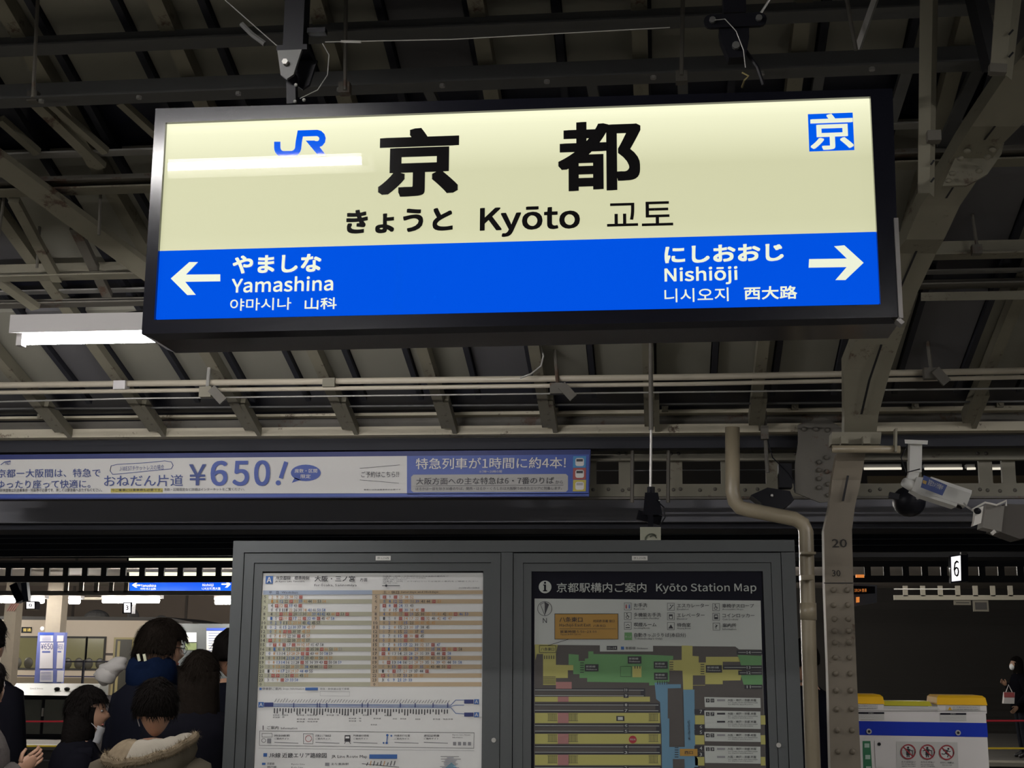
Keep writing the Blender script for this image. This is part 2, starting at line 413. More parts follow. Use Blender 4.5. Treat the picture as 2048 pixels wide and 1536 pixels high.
hline('gutter', YG+.10, 893, 878, 26, .10, dark_b, roof)
hline('gutter_lip', YG+.09, 880, 866, 4, .01, steel_d, roof)
cl = None
for px, py in ((82,833),(284,831),(487,829),(692,827),(900,823),(1110,821),(1330,818),(1590,814),(1830,812),(2000,809)):
    c = P(px, py, YG-.05)
    if cl is None:
        cl = MB().box(-.02,.02,-.012,.03,-.016,.016).tube([(0,-.012,0),(0,-.028,0)], .011, 6).build('cleat', steel, roof); cl.location = c
    else: share(cl, c, roof)
# rafter feet below the lowest boards: short light posts over the dark band
for k in range(-11, 11):
    x = x0r + k*RW
    if XL < x < XR: MB().bar((x+.045,7.62,roof_z(7.62)-.05),(x+.045,7.98,roof_z(7.98)-.06),.028,.06).build('rafter_foot', steel, roof)
hline('batten_rail', 7.7, 818, 802, 3, .02, steel_g, roof)

# lattice girder below the eave
YL = 8.35
hline('lattice_chord', YL, 908, 905, 24, .05, steel, roof)
hline('lattice_chord_lip', YL-.05, 922, 917, 4, .05, steel, roof)
hline('lattice_chord', YL, 983, 979, 25, .05, steel, roof)
hline('lattice_chord_lip', YL-.05, 999, 994, 4, .05, steel_d, roof)
for px in (90,190,290,390,490,590,690,790,890,990,1090,1180,1250,1352,1455,1545,1830,1972,2018):
    A = P(px, 950, YL+.01); h = 36/F*YL
    MB().box(A.x-.04,A.x+.04,YL+.01,YL+.04,A.z-h,A.z+h).build('lattice_post', steel, roof)
rv = None
for px, py in [(x, 907) for x in (1238,1252,1342,1357,1590,1604,1955,1972)] + [(x, 981+random.uniform(-3,1)) for x in (1186,1217,1245,1258,1318,1347,1361,1400,1430,1490,1515,1590,1606,1740,1760,1960,1975,2000,2030)]:
    c = P(px, py, YL)
    if rv is None:
        rv = MB().ell((0,0,0),(.012,.009,.012),nu=8,nv=5).build('rivet', steel_d, roof, True); rv.location = c
    else: share(rv, c, roof)
# deeper dark fascia behind and below
hline('fascia', 8.9, 1022, 1016, 50, .05, mat('fascia_grey', (0.30,0.30,0.33), .6), roof)
hline('soffit', 9.0, 1052, 1048, 16, .4, dark_b, roof)

# ---------------------------------------------------------------- far canopy with lattice girders
fc = struct('far_canopy')
def fline(name, Y, yl, yr, hpx, th, m, xl=-80, xr=2130): return hline(name, Y, yl, yr, hpx, th, m, fc, xl, xr)
fd = mat('far_dark_steel', (0.05,0.046,0.04), .7, var=.2)
fcr = mat('far_cream_steel', (0.30,0.27,0.21), .6, var=.1)
Yf = 20.0
fline('canopy_edge', Yf-2.0, 1092, 1078, 46, .1, mat('canopy_black', (0.011,0.011,0.013), .7))
for yy in (1077, 1088, 1100): fline('canopy_rib', Yf-2.05, yy, yy-12, 1.5, .04, steel_g)
fline('lattice_chord', Yf, 1131, 1127, 11, .06, fd)
fline('lattice_chord', Yf, 1158, 1158, 13, .06, fd)
for k in range(58):
    px = -60 + k*38.2; A = P(px, 1144, Yf+.01); h = 12/F*Yf
    MB().box(A.x-.045,A.x+.045,Yf+.01,Yf+.05,A.z-h,A.z+h).build('lattice_post', fd, fc)
fline('canopy_sheet', Yf+4.5, 1100, 1096, 34, .05, MC['canopy_black'])
Y2 = 24.0
fline('lattice_chord', Y2, 1186, 1186, 9, .05, fcr, -80, 470)
fline('lattice_chord', Y2, 1195, 1195, 9, .05, mat('far_white_steel', (0.50,0.46,0.36), .6), 1788, 2130)
fline('conduit', Y2-.05, 1178, 1178, 2, .02, galv, 1788, 1910)
for px in list(range(132, 262, 30)):
    A = P(px, 1174, Y2); h = 11/F*Y2; MB().box(A.x-.04,A.x+.04,Y2,Y2+.04,A.z-h,A.z+h).build('lattice_post', fcr, fc)
for px in list(range(1811, 2100, 35)):
    A = P(px, 1182, Y2); h = 10/F*Y2; MB().box(A.x-.04,A.x+.04,Y2,Y2+.04,A.z-h,A.z+h).build('lattice_post', MC['far_white_steel'], fc)
MB().box(-30,30,Y2+.1,31.5,P(1000,1160,Y2).z+.25,P(1000,1160,Y2).z+.35).build('canopy_ceiling', mat('far_ceiling', (0.16,0.14,0.12), .8), fc)
# far canopy columns
for px0, px1, Yc in ((92,122,26.0),(8,32,27.5)):
    A = P(px0,1230,Yc); B = P(px1,1230,Yc)
    MB().box(A.x,B.x,Yc,Yc+.28,0,P(0,1165,Yc).z).build('column', mat('far_column', (0.17,0.145,0.11), .7, var=.15), fc)
# striped band on the left column
A = P(14,1222,27.4); 
for k in range(4): MB().bar(A+Vector((k*.05,0,0)), A+Vector((.18+k*.05,0,.3)), .025, .01, (0,-1,0)).build('stripe', mat('red_stripe', (0.20,0.09,0.07), .6), fc)

strip = mat('distant_lamp', (1,1,1), .5, emit=(0.8,0.74,0.6), es=1.0)
for x0,x1 in ((1728,1803),(1849,1925),(1934,1951),(1980,2019)):
    t=thing('fluorescent_lamp','distant lamp tube glowing through the lattice girder right of the column, near x %s'%'' if 0 else {1728:'thin bright lamp line seen through lattice just right of the column',1849:'thin bright lamp line seen through lattice beside the camera arm',1934:'short bright lamp line seen through lattice right of the camera arm',1980:'thin bright lamp line seen through lattice at the far right'}[x0],'lamp',P(x0,937,14))
    A=P(x0,937.5,14); B=P(x1,937,14); MB().tube([A,B],2.3/F*14,8).build('lamp_tube',strip,t); MB().box(A.x,B.x,14.02,14.1,A.z+.013,A.z+.05).build('lamp_body',lampbox,t)
fline('distant_board', 14.3, 960, 959, 16, .03, mat('distant_beige',(0.22,0.17,0.10),.7), 1735, 2060)
fline('distant_line', 13.8, 941, 939, 1.6, .01, galv, 1180, 1610)
fline('distant_edge', 14.2, 922, 920, 2, .02, galv, 1728, 2050)
far_r = None
# far lamps
def far_lamp(px0, px1, py, Y, label, n=0):
    A = P(px0, py, Y); B = P(px1, py, Y)
    t = thing('fluorescent_lamp', label, 'lamp', (A+B)/2, 'lamps under the far canopy')
    MB().tube([A, B], 4.6/F*Y, 8).build('lamp_tube', tube_f, t, True)
    MB().box(A.x-.03, B.x+.03, Y-.02, Y+.16, A.z+.05, A.z+.12).build('lamp_body', lampbox, t)
far_lamp(-60, 29, 1201, 25, 'white lamp tube at the far left, cut by the frame edge')
far_lamp(63, 87, 1202, 25, 'short white lamp tube just left of the far column above the number plate')
far_lamp(139, 159, 1203, 27, 'small pale lamp tube just right of the far column')
far_lamp(206, 318, 1201.5, 25, 'long bright lamp tube under the far blue sign')
far_lamp(431, 520, 1204, 25, 'white lamp tube at the edge of the notice board')
for k_, (x0_, Y_) in enumerate(((560,25),(700,30.5),(840,25),(980,30.5),(1120,25),(1260,30.5),(-320,30.5),(-520,25),(1640-260,25))):  # unseen lamps, added to light the train and far walls
    far_lamp(x0_, x0_+115, 1204 if Y_ == 25 else 1220, Y_, 'added far lamp tube hidden behind the notice board, place %s' % 'abcdefghi'[k_] if x0_ > 0 else 'added far lamp tube left of the frame, %s row' % ('rear' if Y_ > 28 else 'front'))
MB().box(P(140,1196,28).x, P(205,1196,28).x, 28, 28.3, P(140,1199,28).z, P(140,1194,28).z).build('cable_duct', fcr, fc)

for x0_, lab_ in ((1790,'first'),(1960,'second')):
    A = P(x0_,1131,21); B = P(x0_+110,1131,21); t = thing('fluorescent_lamp', 'lamp tube tucked behind the far girder over the white rail, %s from the column' % lab_, 'lamp', A)
    MB().tube([A,B],.015,8).build('lamp_tube',tube_f,t); MB().box(A.x,B.x,20.97,21.03,A.z+.02,A.z+.06).build('lamp_body',lampbox,t)
# ---------------------------------------------------------------- far station sign (its lower band shows under the girder)
blue_e = mat('sign_blue', (0.0,0.03,0.25), .25, emit=(0.0,0.075,0.78), es=1.0)
cream_e = mat('far_sign_cream', (0.6,0.6,0.45), .3, emit=(1.0,1.0,0.72), es=1.1)
white_e = mat('sign_lettering_white', (0.6,0.6,0.5), .25, emit=(0.80,0.85,0.66), es=1.0, light=False)
t = thing('station_sign', 'small distant blue and cream lit station sign above the queue', 'sign', P(362,1150,26))
fs = Face(26, (258,1104), (466,1103), (463,1181), (260,1182))
c = [P(254,1100,26.02), P(470,1100,26.02), P(467,1187,26.02), P(254,1187,26.02)]
MB().prism([c[3],c[2],c[1],c[0]], (0,.2,0)).build('housing', frame_b, t)
m = MB(); fs.rect(m, 258, 1104, 466, 1162, cream_e, 0); fs.rect(m, 259, 1165, 465, 1182, blue_e, 0); m.build('lit_panel', None, t)
m = MB(); fs.poly(m, [(264,1170),(271,1165.5),(275,1165.5),(271,1169),(281,1169),(281,1172),(271,1172),(275,1175),(271,1175)], white_e)
fs.poly(m, [(462,1168),(455,1175),(450,1175),(455,1170),(443,1169.5),(443,1167),(455,1167),(452,1165.5),(458,1165.5)], white_e)
fs.text(m, 'Yamashina', 282, 1168, 312, 1174, white_e); fs.text(m, '야마시나 山科', 281, 1175.5, 312, 1180, white_e)
fs.text(m, 'Nishiōji', 405, 1167, 427, 1174, white_e); fs.text(m, '니시오지 西大路', 404, 1174.5, 441, 1180, white_e)
m.build('lettering', None, t)

# number plates under the far canopy
lit_w = mat('lit_plate', (0.8,0.8,0.8), .4, emit=(1,0.97,1.0), es=1.15)
ink = mat('ink_black', (0.008,0.008,0.01), .4)
def plate(x0,y0,x1,y1,Y,txt,label,tx=None):
    t = thing('number_plate', label, 'sign', P((x0+x1)/2, y1, Y))
    a = P(x0,y0,Y); b = P(x1,y1,Y)
    MB().box(a.x-.02,b.x+.02,Y+.005,Y+.18,b.z-.02,a.z+.02).build('housing', frame_b, t)
    fp_ = Face(Y, (x0,y0),(x1,y0),(x1,y1),(x0,y1)); m = MB(); fp_.rect(m,x0,y0,x1,y1,lit_w,0); m.build('lit_panel', None, t)
    m = MB(); fp_.text(m, txt, *(tx or (x0+(x1-x0)*.3, y0+(y1-y0)*.25, x1-(x1-x0)*.3, y1-(y1-y0)*.25)), ink, 2, .02); m.build('numeral', None, t)
plate(53,1204,69,1217,24.5,'0','small lit square number plate beside the far column')
plate(248,1206,261,1225,24.5,'3','small tall lit number plate right of the far column')
# big 6
t = thing('number_sign', 'lit white number 6 platform sign hanging on the right', 'sign', P(1914,1165,19))
q = [P(1903.5,1163,19), P(1922,1161,19), P(1921,1111,19), P(1902,1114,19)]
MB().prism([P(1902,1166,19.02), P(1937,1163,19.3), P(1936,1108,19.3), P(1900,1111,19.02)], (0,.12,0)).build('housing', frame_b, t)
m = MB().use(lit_w).add([v+Vector((0,-.004,0)) for v in q], [(0,1,2,3)]); m.build('lit_panel', None, t)
f6 = Face(19, (1902,1114),(1921,1111),(1922,1161),(1903.5,1163)); m = MB(); f6.text(m, '6', 1907, 1121, 1918, 1154, ink, 6, .02); m.build('numeral', None, t)
MB().box(P(1928,1100,19.1).x-.04,P(1928,1100,19.1).x+.04,19.1,19.18,P(1928,1109,19.1).z,P(1928,1080,19.1).z).build('hanger', fd, t)
# departure display
t = thing('departure_display', 'angled departure display with orange text behind the steel column', 'display', P(1725,1212,18.5))
a = [P(1690,1215,18.4), P(1754,1205,18.9), P(1754,1170,18.9), P(1690,1166,18.4)]
MB().prism(a, (0,.25,0)).build('housing', mat('display_grey', (0.55,0.54,0.53), .5), t)
org = mat('amber_led', (0.3,0.1,0.02), .5, emit=(0.9,0.28,0.06), es=.7)
fdz = Face(18.39, (1690,1166),(1754,1170),(1754,1205),(1690,1215)); m = MB()
fdz.rect(m, 1700, 1172, 1750, 1188, black, 0); fdz.text(m, '18:24 普通', 1709, 1177, 1733, 1184, org, 2); fdz.rect(m, 1699, 1173, 1706, 1180, lit_w, 2)
fdz.rect(m, 1712, 1194, 1719, 1205, org, 2); m.build('screen', None, t)
t = MB(); a = P(1712,1152,18.6); t.box(a.x,a.x+.11,18.6,18.64,a.z-.02,a.z+.02); tag(t.build('amber_lamp', org, None, origin=(a.x,18.6,a.z)), 'small orange glowing indicator above the departure display', 'lamp')
# faint plates at the right under the white rail
for x0,y0,x1,y1,lab in ((1908,1201,1942,1210,'dim grey notice plate hanging from white rail, left one'),(1946,1201,1978,1223,'dim framed notice plate hanging from white rail, right one')):
    a = P(x0,y0,Y2-.1); b = P(x1,y1,Y2-.1)
    t = thing('notice_plate', lab, 'sign', P(x0,y1,Y2-.1))
    MB().box(a.x,b.x,Y2-.1,Y2-.06,b.z,a.z).build('backing', mat('plate_khaki', (0.22,0.2,0.15), .7), t)
    MB().box(a.x+.03,b.x-.03,Y2-.11,Y2-.1,b.z+.03,a.z-.03).build('panel', mat('plate_dark', (0.06,0.055,0.05), .7), t)

# ---------------------------------------------------------------- far train
cream_t = mat('train_cream', (0.62,0.52,0.40), .35, var=.03)
YT = 33.0
t = thing('train', 'cream commuter train with dark windows standing beyond far platform', 'train', P(200,1312,YT)*1)
t.location.z = -0.2
def TX_(px): return P(px,1300,YT).x
zt, zr = P(200,1239,YT).z, P(200,1250,YT).z
xa, xb = TX_(-120), TX_(452)
zwin0, zwin1 = P(200,1337,YT).z, P(200,1277,YT).z
# body with a nose falling at the right end
prof = [(xa,-.2),(xb,-.2),(xb,P(0,1300,YT).z),(xb-.25,P(0,1262,YT).z),(xb-.9,zt-.12),(xb-1.6,zt),(xa,zt)]
MB().prism([(x,YT,z) for x,z in prof], (0,2.8,0)).build('body', cream_t, t)
MB().prism([(xa,YT-.01,zt-.02),(xb-1.6,YT-.01,zt-.02),(xb-.9,YT-.01,zt-.14),(xb-.9,YT-.01,zt-.05),(xb-1.6,YT-.01,zt+.07),(xa,YT-.01,zt+.07)], (0,2.8,0)).build('roof', mat('train_roof', (0.07,0.065,0.06), .6), t)
glass = mat('train_glass', (0.10,0.095,0.05), .15, emit=(0.25,0.22,0.10), es=.32)
glass_d = mat('train_seat', (0.05,0.045,0.03), .3)
for x0,x1 in ((25,74),(128,171),(176,208)):
    a,b = TX_(x0),TX_(x1)
    w_ = MB().box(a-.05,b+.05,YT-.03,YT,zwin0-.05,zwin1+.05).build('window', mat('window_rubber', (0.03,0.028,0.024), .5), t)
    MB().box(a,b,YT-.045,YT-.03,zwin0,zwin1).build('pane', glass, w_)
    for q in range(2): MB().ell(((a+b)/2+(q-.5)*.3,YT-.05,zwin0+.12),(.12,.012,.14)).build('seat_back', glass_d, w_)
a,b = TX_(232), TX_(264)
d = MB().box(a-.06,b+.06,YT-.03,YT,-.2,P(0,1273,YT).z).build('door', mat('door_brass', (0.42,0.35,0.16), .35), t)
MB().box(a,b,YT-.045,YT-.03,-.1,P(0,1277,YT).z).build('door_leaf', glass_d, d); MB().box(a+.05,a+.12,YT-.05,YT-.04,0.1,P(0,1280,YT).z).build('door_edge', MC['door_brass'], d)
MB().box(xa,xb,YT-.012,YT,P(0,1352.5,YT).z,P(0,1350,YT).z).build('blue_stripe', mat('train_stripe', (0.04,0.04,0.10), .4), t)
MB().box(xa,xb,YT-.012,YT,-.2,P(0,1354,YT).z).build('skirt', mat('train_skirt', (0.20,0.16,0.10), .5), t)
a = P(44,1254,YT); b = P(63,1266,YT)
d = MB().box(a.x,b.x,YT-.02,YT,b.z,a.z).build('destination_display', black, t)
ft = Face(YT-.025,(44,1254),(63,1254),(63,1266),(44,1266)); m = MB(); ft.text(m,'普通',46,1256.5,62,1263,mat('amber_text',(0.3,.2,.05),.5,emit=(1,.75,.2),es=1.0)); m.build('lettering',None,d)
a = P(85,1257,YT); MB().ell((a.x,YT-.02,a.z),(.05,.02,.05)).build('lamp', lit_w, t)
a = P(210,1306,YT); b = P(226,1311,YT); MB().box(a.x,b.x,YT-.01,YT,b.z,a.z).build('number_badge', mat('badge_brown',(0.08,0.06,0.05),.5), t)
for px, wp, hp in ((187,26,20),(260,6,22),(318,5,8)):
    a = P(px,1238,YT+.6); MB().ell((a.x,YT+.8,a.z),(wp/F*YT,.4,hp/F*YT)).build('roof_unit', mat('roof_unit_grey',(0.12,0.115,0.11),.6), t)

# bins on the far platform
YB = 24.6
t = thing('recycling_bin', 'grey recycling bin unit with dark framed glass fronts on far platform', 'bin', P(110,1480,YB)*1); t.location.z = 0
def B_(x,y): return P(x,y,YB)
a = B_(20,1367); b = B_(190,1392)
MB().prism([(a.x,YB-.02,b.z),(a.x,YB+.25,a.z),(a.x,YB+.6,a.z),(a.x,YB+.6,b.z)], (b.x-a.x,0,0)).build('top_console', mat('bin_top',(0.14,0.14,0.13),.4), t)
MB().box(a.x,b.x,YB,YB+.6,0,b.z).build('body', black, t)
for x0,x1 in ((36,80),(92,134),(145,185)):
    p0 = B_(x0,1399); p1 = B_(x1,1468)
    g_ = MB().box(p0.x,p1.x,YB-.03,YB,max(.06,p1.z),p0.z).build('front_glass', mat('bin_glass',(0.10,0.105,0.09),.3,var=.2), t)
    MB().box(p1.x+.02,p1.x+.05,YB-.05,YB,p0.z-.3,p0.z-.15).build('handle', galv, g_)
for px in (110,130):
    p0 = B_(px,1378); MB().ell((p0.x,YB+.09,p0.z),(.06,.02,.035)).build('bin_slot', board_k, t)
fb = Face(YB-.03,(20,1367),(190,1367),(190,1392),(20,1392)); m = MB()
fb.text(m,'Cans & Bottles',60,1375.5,86,1378.5,white_p); m.build('lettering',None,t)
# fare posters wrapped round the far pillar
vio = mat('poster_violet_blue',(0.10,0.12,0.30),.5); pap = mat('poster_paper',(0.50,0.48,0.50),.5)
navy = mat('print_navy',(0.02,0.03,0.13),.5)
t = thing('poster_stand', 'tall blue and white fare posters reading 650 on a far pillar', 'poster', P(100,1366,25.6)*1); t.location.z = .0
f1 = Face(25.5,(78,1264),(109,1264),(107,1366),(73,1366)); f2 = Face(25.5,(112,1265),(129,1265),(123,1366),(107,1366))
MB().box(P(73,1300,25.5).x,P(127,1300,25.5).x,25.505,25.62,0,P(0,1264,25.5).z).build('backing', vio, t)
m = MB()
for ff,x0,x1 in ((f1,80,106),(f2,114,127)):
    ff.rect(m,x0,1271,x1,1283,pap); ff.rect(m,x0,1285,x1,1337,pap); ff.rect(m,x0,1341,x1,1364,pap)
f1.rect(m,79,1265,108,1270,mat('poster_blue',(0.02,0.05,0.28),.5),2)
f1.text(m,'¥650',82,1287,106,1299,navy,3,.01); f1.rrect(m,84,1302,101,1305.5,1.5,vio,3)
f2.text(m,'¥650',115,1288,126,1299,pap and vio,3,.01); f2.rrect(m,115,1302,123,1305,1.5,vio,3)
for k in range(6): f1.rect(m,82,1344+k*3,103,1344.8+k*3,vio,3); f1.rect(m,84,1273+k*1.6,102,1273.5+k*1.6,vio,3)
m.build('printed_sheets',None,t)
# thin black rail and post
t = thing('railing', 'thin black railing in front of the far train windows', 'railing', (P(168,1330,26).x,26,0))
MB().tube([P(127,1323,26),P(218,1323,26)],.018,6).build('top_rail',black,t); MB().tube([P(168,1320,26),Vector((P(168,1320,26).x,26,0))],.03,6).build('post',black,t)
# far notice board right of the crowd
t = thing('notice_board', 'distant grey notice board with pale sheets, left of the near board', 'notice board', (P(420,1300,25.8).x,25.8,0))
a = P(350,1247,25.8); b = P(475,1250,25.8)
MB().box(a.x,b.x,25.8,25.95,.2,a.z).build('frame',board_m,t)
for x in (a.x+.1,b.x-.1): MB().box(x-.04,x+.04,25.82,25.9,0,.25).build('leg',board_m,t)
fn = Face(25.79,(350,1250),(475,1250),(475,1400),(350,1400)); m = MB()
fn.rect(m,371,1265,393,1284,white_p); fn.rect(m,371,1286,393,1300,mat('poster_olive',(0.12,0.15,0.06),.6)); fn.rect(m,413,1262,475,1340,mat('poster_grey',(0.42,0.42,0.40),.6)); fn.rect(m,413,1256,475,1261,mat('poster_blue',(0.02,0.05,0.28),.5),2)
for k in range(12): fn.rect(m,417,1266+k*5,450,1267+k*5,navy,2)
m.build('posters',None,t)
# speaker-like silhouettes at far left, mirror
t = thing('platform_camera','dark hanging camera silhouette beside the far lamps at left','camera',P(38,1175,22))
MB().bar(P(30,1168,22),P(44,1203,22),.16,.14).build('body',black,t); MB().bar(P(50,1165,22),P(54,1203,22),.10,.1).build('bracket',mat('blue_grey',(0.06,0.075,0.09),.5),t)

# ---------------------------------------------------------------- lamps of this platform
def lamp(xa, xb, Y, z, label, cat='lamp', tm=None, hang=None, bright=None):
    t = thing('fluorescent_lamp', label, cat, ((xa+xb)/2, Y, z))
    MB().tube([(xa,Y,z),(xb,Y,z)], .014 if bright else .017, 12).build('lamp_tube', bright or tm or tube_m, t, True)
    w_ = .13 if tm else .05  # wide skirts shaped to keep light from the out-of-view lamps off the roof
    h = MB(); zs = -.012 if tm else .025; h.prism([(xa-.04,Y-.05,z+.10),(xa-.04,Y-w_,z+zs),(xa-.04,Y-w_+.006,z+zs),(xa-.04,Y-.03,z+.04),(xa-.04,Y+.03,z+.04),(xa-.04,Y+w_-.006,z+zs),(xa-.04,Y+w_,z+zs),(xa-.04,Y+.05,z+.10)], (xb-xa+.08,0,0)); h.build('lamp_body', lampbox, t)
    for x in (xa-.01, xb+.01): MB().box(x-.012,x+.012,Y-.02,Y+.02,z-.02,z+.035).build('lamp_holder', lampbox, t)
    if bright:
        for x in hang or (xa+.2, xb-.2): MB().bar((x,Y+.02,z+.10),(x,6.5,roof_z(6.5)-.10),.018,.03).build('hanger', black, t)
        return
    for x in (hang or (xa+.2, xb-.2)): MB().box(x-.02,x+.02,Y-.015,Y+.015,z+.10,roof_z(Y)-.03).build('hanger', steel_d, t)
YLp = 5.0
a = P(47, 683, YLp)
lamp(a.x, a.x+1.1, YLp, a.z, 'lit fluorescent lamp half hidden behind the large sign at left', hang=(P(232,650,YLp).x, a.x+.9), bright=tube_n)
lamp(-2.58, -1.37, 1.8, 3.885, 'fluorescent lamp behind the viewer, mirrored in the large sign', tm=tube_r)
lamp(-6.6, -5.4, 1.8, 3.86, 'unseen fluorescent lamp added behind and left of the viewer', tm=tube_r)  # added out of view to light the people and boards
lamp(3.7, 4.9, 1.8, 3.86, 'unseen fluorescent lamp added behind and right of the viewer', tm=tube_r)  # added out of view to light the people and gate housing
lamp(-4.6, -3.4, 5.0, a.z, 'fluorescent lamp left of the frame above the queue', bright=tube_n)
lamp(2.3, 3.5, 6.0, 3.05, 'unseen fluorescent lamp added right of the frame near the platform edge', tm=tube_m)  # added outside the frame to brighten the gate housing
for x, lab in ((-7.2,'far left'),(-3.0,'left'),(1.2,'centre'),(5.4,'right')):  # unseen row, added to brighten the whole platform from the front
    lamp(x, x+1.2, -2.2, 3.45, 'unseen fluorescent lamp added in a rear row behind the viewer, '+lab, tm=tube_r)

# ---------------------------------------------------------------- the large station sign
sign = thing('station_sign', 'large lit cream and blue hanging station sign for Kyōto', 'sign', P(1035,690,3.85))
YS = 3.8
SF = Face(YS, (333,247), (1739,195), (1759,607), (310,638))
# backlight: real panels glow strongest next to the tubes along the upper edge
def backlit(name, lo, hi):
    m = mat(name, (0.12,0.12,0.10), .012, emit=lo, es=1.0)
    nt = m.node_tree; N = nt.nodes; L = nt.links; b = N['Principled BSDF']
    tc = N.new('ShaderNodeTexCoord'); sp = N.new('ShaderNodeSeparateXYZ'); L.new(tc.outputs['Generated'], sp.inputs[0])
    r = N.new('ShaderNodeValToRGB'); e = r.color_ramp.elements
    e[0].position = 0.0; e[0].color = (*[a*.93+b_*.07 for a,b_ in zip(lo,hi)],1); e[1].position = 1.0; e[1].color = (*hi,1)
    k = e.new(.12); k.color = (*lo,1); k = e.new(.55); k.color = (*lo,1); k = e.new(.9); k.color = (*[a*.35+b_*.65 for a,b_ in zip(lo,hi)],1)
    L.new(sp.outputs['Z'], r.inputs['Fac']); L.new(r.outputs['Color'], b.inputs['Emission Color'])
    return m
cream_s = backlit('sign_cream', (0.60,0.60,0.375), (1.0,1.0,0.70))
blue_s = mat('sign_blue_near', (0.0,0.01,0.04), .03, emit=(0.0,0.080,0.74), es=1.0)
wht_s = mat('sign_white_near', (0.12,0.12,0.10), .03, emit=(0.80,0.84,0.66), es=1.0, light=False)
blk_s = mat('sign_black_near', (0.010,0.009,0.009), .08)
blu_l = mat('sign_logo_blue', (0.0,0.01,0.06), .03, emit=(0.0,0.10,0.80), es=1.0, light=False)
m = MB(); SF.rect(m, 333, 221, 1739, 485, cream_s, 0)
def bl(x): return 502 + (465-502)*(x-318)/(1752-318)
_, vb = SF.uv(318, 502)
def panel(v0, v1, mm, name):
    m = MB(); m.use(mm).add([SF.p3(0,v1,0), SF.p3(1,v1,0), SF.p3(1,v0,0), SF.p3(0,v0,0)], [(0,1,2,3)])
    m.add([SF.p3(0,v1,-8), SF.p3(1,v1,-8), SF.p3(1,v0,-8), SF.p3(0,v0,-8)], [(3,2,1,0)])
    return m.build(name, None, sign)
panel(0, vb, cream_s, 'lit_panel'); panel(vb, 1, blue_s, 'blue_band')
def letter(txt, x0, y0, x1, y1, mm, bold, lab=None, res=4, pad=0):
    m = MB(); SF.text(m, txt, x0, y0+pad, x1, y1-pad, mm, 2, bold, res); o = m.build('lettering', None, sign)
    if lab: o['label'] = lab
letter('京', 757, 257, 918, 393, blk_s, .033, 'bold black kanji', pad=0)
letter('都', 1116, 244, 1282, 382, blk_s, .027, 'bold black kanji')
letter('きょうと', 693, 418, 906, 466, blk_s, .034, 'black hiragana')
letter('Kyōto', 960, 414, 1160, 473, blk_s, .020, 'bold black roman letters')
letter('교토', 1214, 405, 1346, 453, blk_s, .002, 'thin black hangul')
letter('やましな', 466, 510, 643, 546, wht_s, .030, 'white hiragana')
letter('Yamashina', 464, 554, 667, 584, wht_s, .016, 'white roman letters')
letter('야마시나', 461, 597, 583, 621, wht_s, .004, 'thin white hangul')
letter('山科', 610, 596, 674, 619, wht_s, .012, 'white kanji')
letter('にしおおじ', 1329, 490, 1567, 525, wht_s, .030, 'white hiragana')
letter('Nishiōji', 1329, 534, 1475, 570, wht_s, .016, 'white roman letters')
letter('니시오지', 1329, 577, 1457, 604, wht_s, .004, 'thin white hangul')
letter('西大路', 1488, 573, 1594, 599, wht_s, .016, 'white kanji')
m = MB(); SF.poly(m, [(342,557.4),(379,524.6),(396.5,524.6),(372.5,549.6),(441,549),(441,563),(371,564),(392,590),(375,590.5)][::-1], wht_s); m.build('arrow', None, sign)
m = MB(); SF.poly(m, [(1618,518.6),(1617,535.8),(1693,534.6),(1670.6,560.5),(1690.7,560.5),(1727,526),(1688.5,491),(1668,493),(1693.4,517.5)], wht_s); m.build('arrow', None, sign)
m = MB(); SF.rect(m, 1617, 227, 1707, 302, blu_l, 1)
SF.text(m, '京', 1620, 229, 1706, 300, wht_s, 3, .016, 4); m.build('area_mark', None, sign)
m = MB()
arc = lambda cx,cy,r,a0,a1,n=7: [(cx+r*math.cos(math.radians(a0+(a1-a0)*i/(n-1))), cy-r*math.sin(math.radians(a0+(a1-a0)*i/(n-1)))) for i in range(n)]
SF.line(m, [(555,284)]+arc(568,296,13,180,270)+arc(582,294,15,280,360)+[(598,284),(601,267.5),(633,266.5)]+arc(634,278,11.5,88,-80)+[(622,288)], 12.5, blu_l, 2)
SF.poly(m, [(612,282),(630,282),(653,312),(638,313)][::-1], blu_l, 3)
o = m.build('operator_mark', None, sign); o['label'] = 'blue JR letters mark'
# frame: four mitred bars, front lip standing proud of the panel
FO = [(311,217),(1785,177),(1800,634),(283,668)]; FI = [(331,245),(1741,193),(1761,609),(308,640)]
def fr(p, dy): return P(p[0], p[1], YS+dy)
for i in range(4):
    j = (i+1) % 4
    o0, o1, i0, i1 = FO[i], FO[j], FI[i], FI[j]
    m = MB()
    m.hexa([fr(o0,-.02), fr(o1,-.02), fr(i1,-.02), fr(i0,-.02), fr(o0,-.02)+Vector((0,.19,0)), fr(o1,-.02)+Vector((0,.19,0)), fr(i1,0)+Vector((0,.05,0)), fr(i0,0)+Vector((0,.05,0))])
    m.build('frame_bar', frame_b, sign)
bk = [P(285,668,YS)+Vector((0,.03,0)), P(1798,634,YS)+Vector((0,.03,0)), P(1784,178,YS)+Vector((0,.03,0)), P(312,218,YS)+Vector((0,.03,0))]
MB().prism(bk, (0,.15,0)).build('back_box', frame_b, sign)
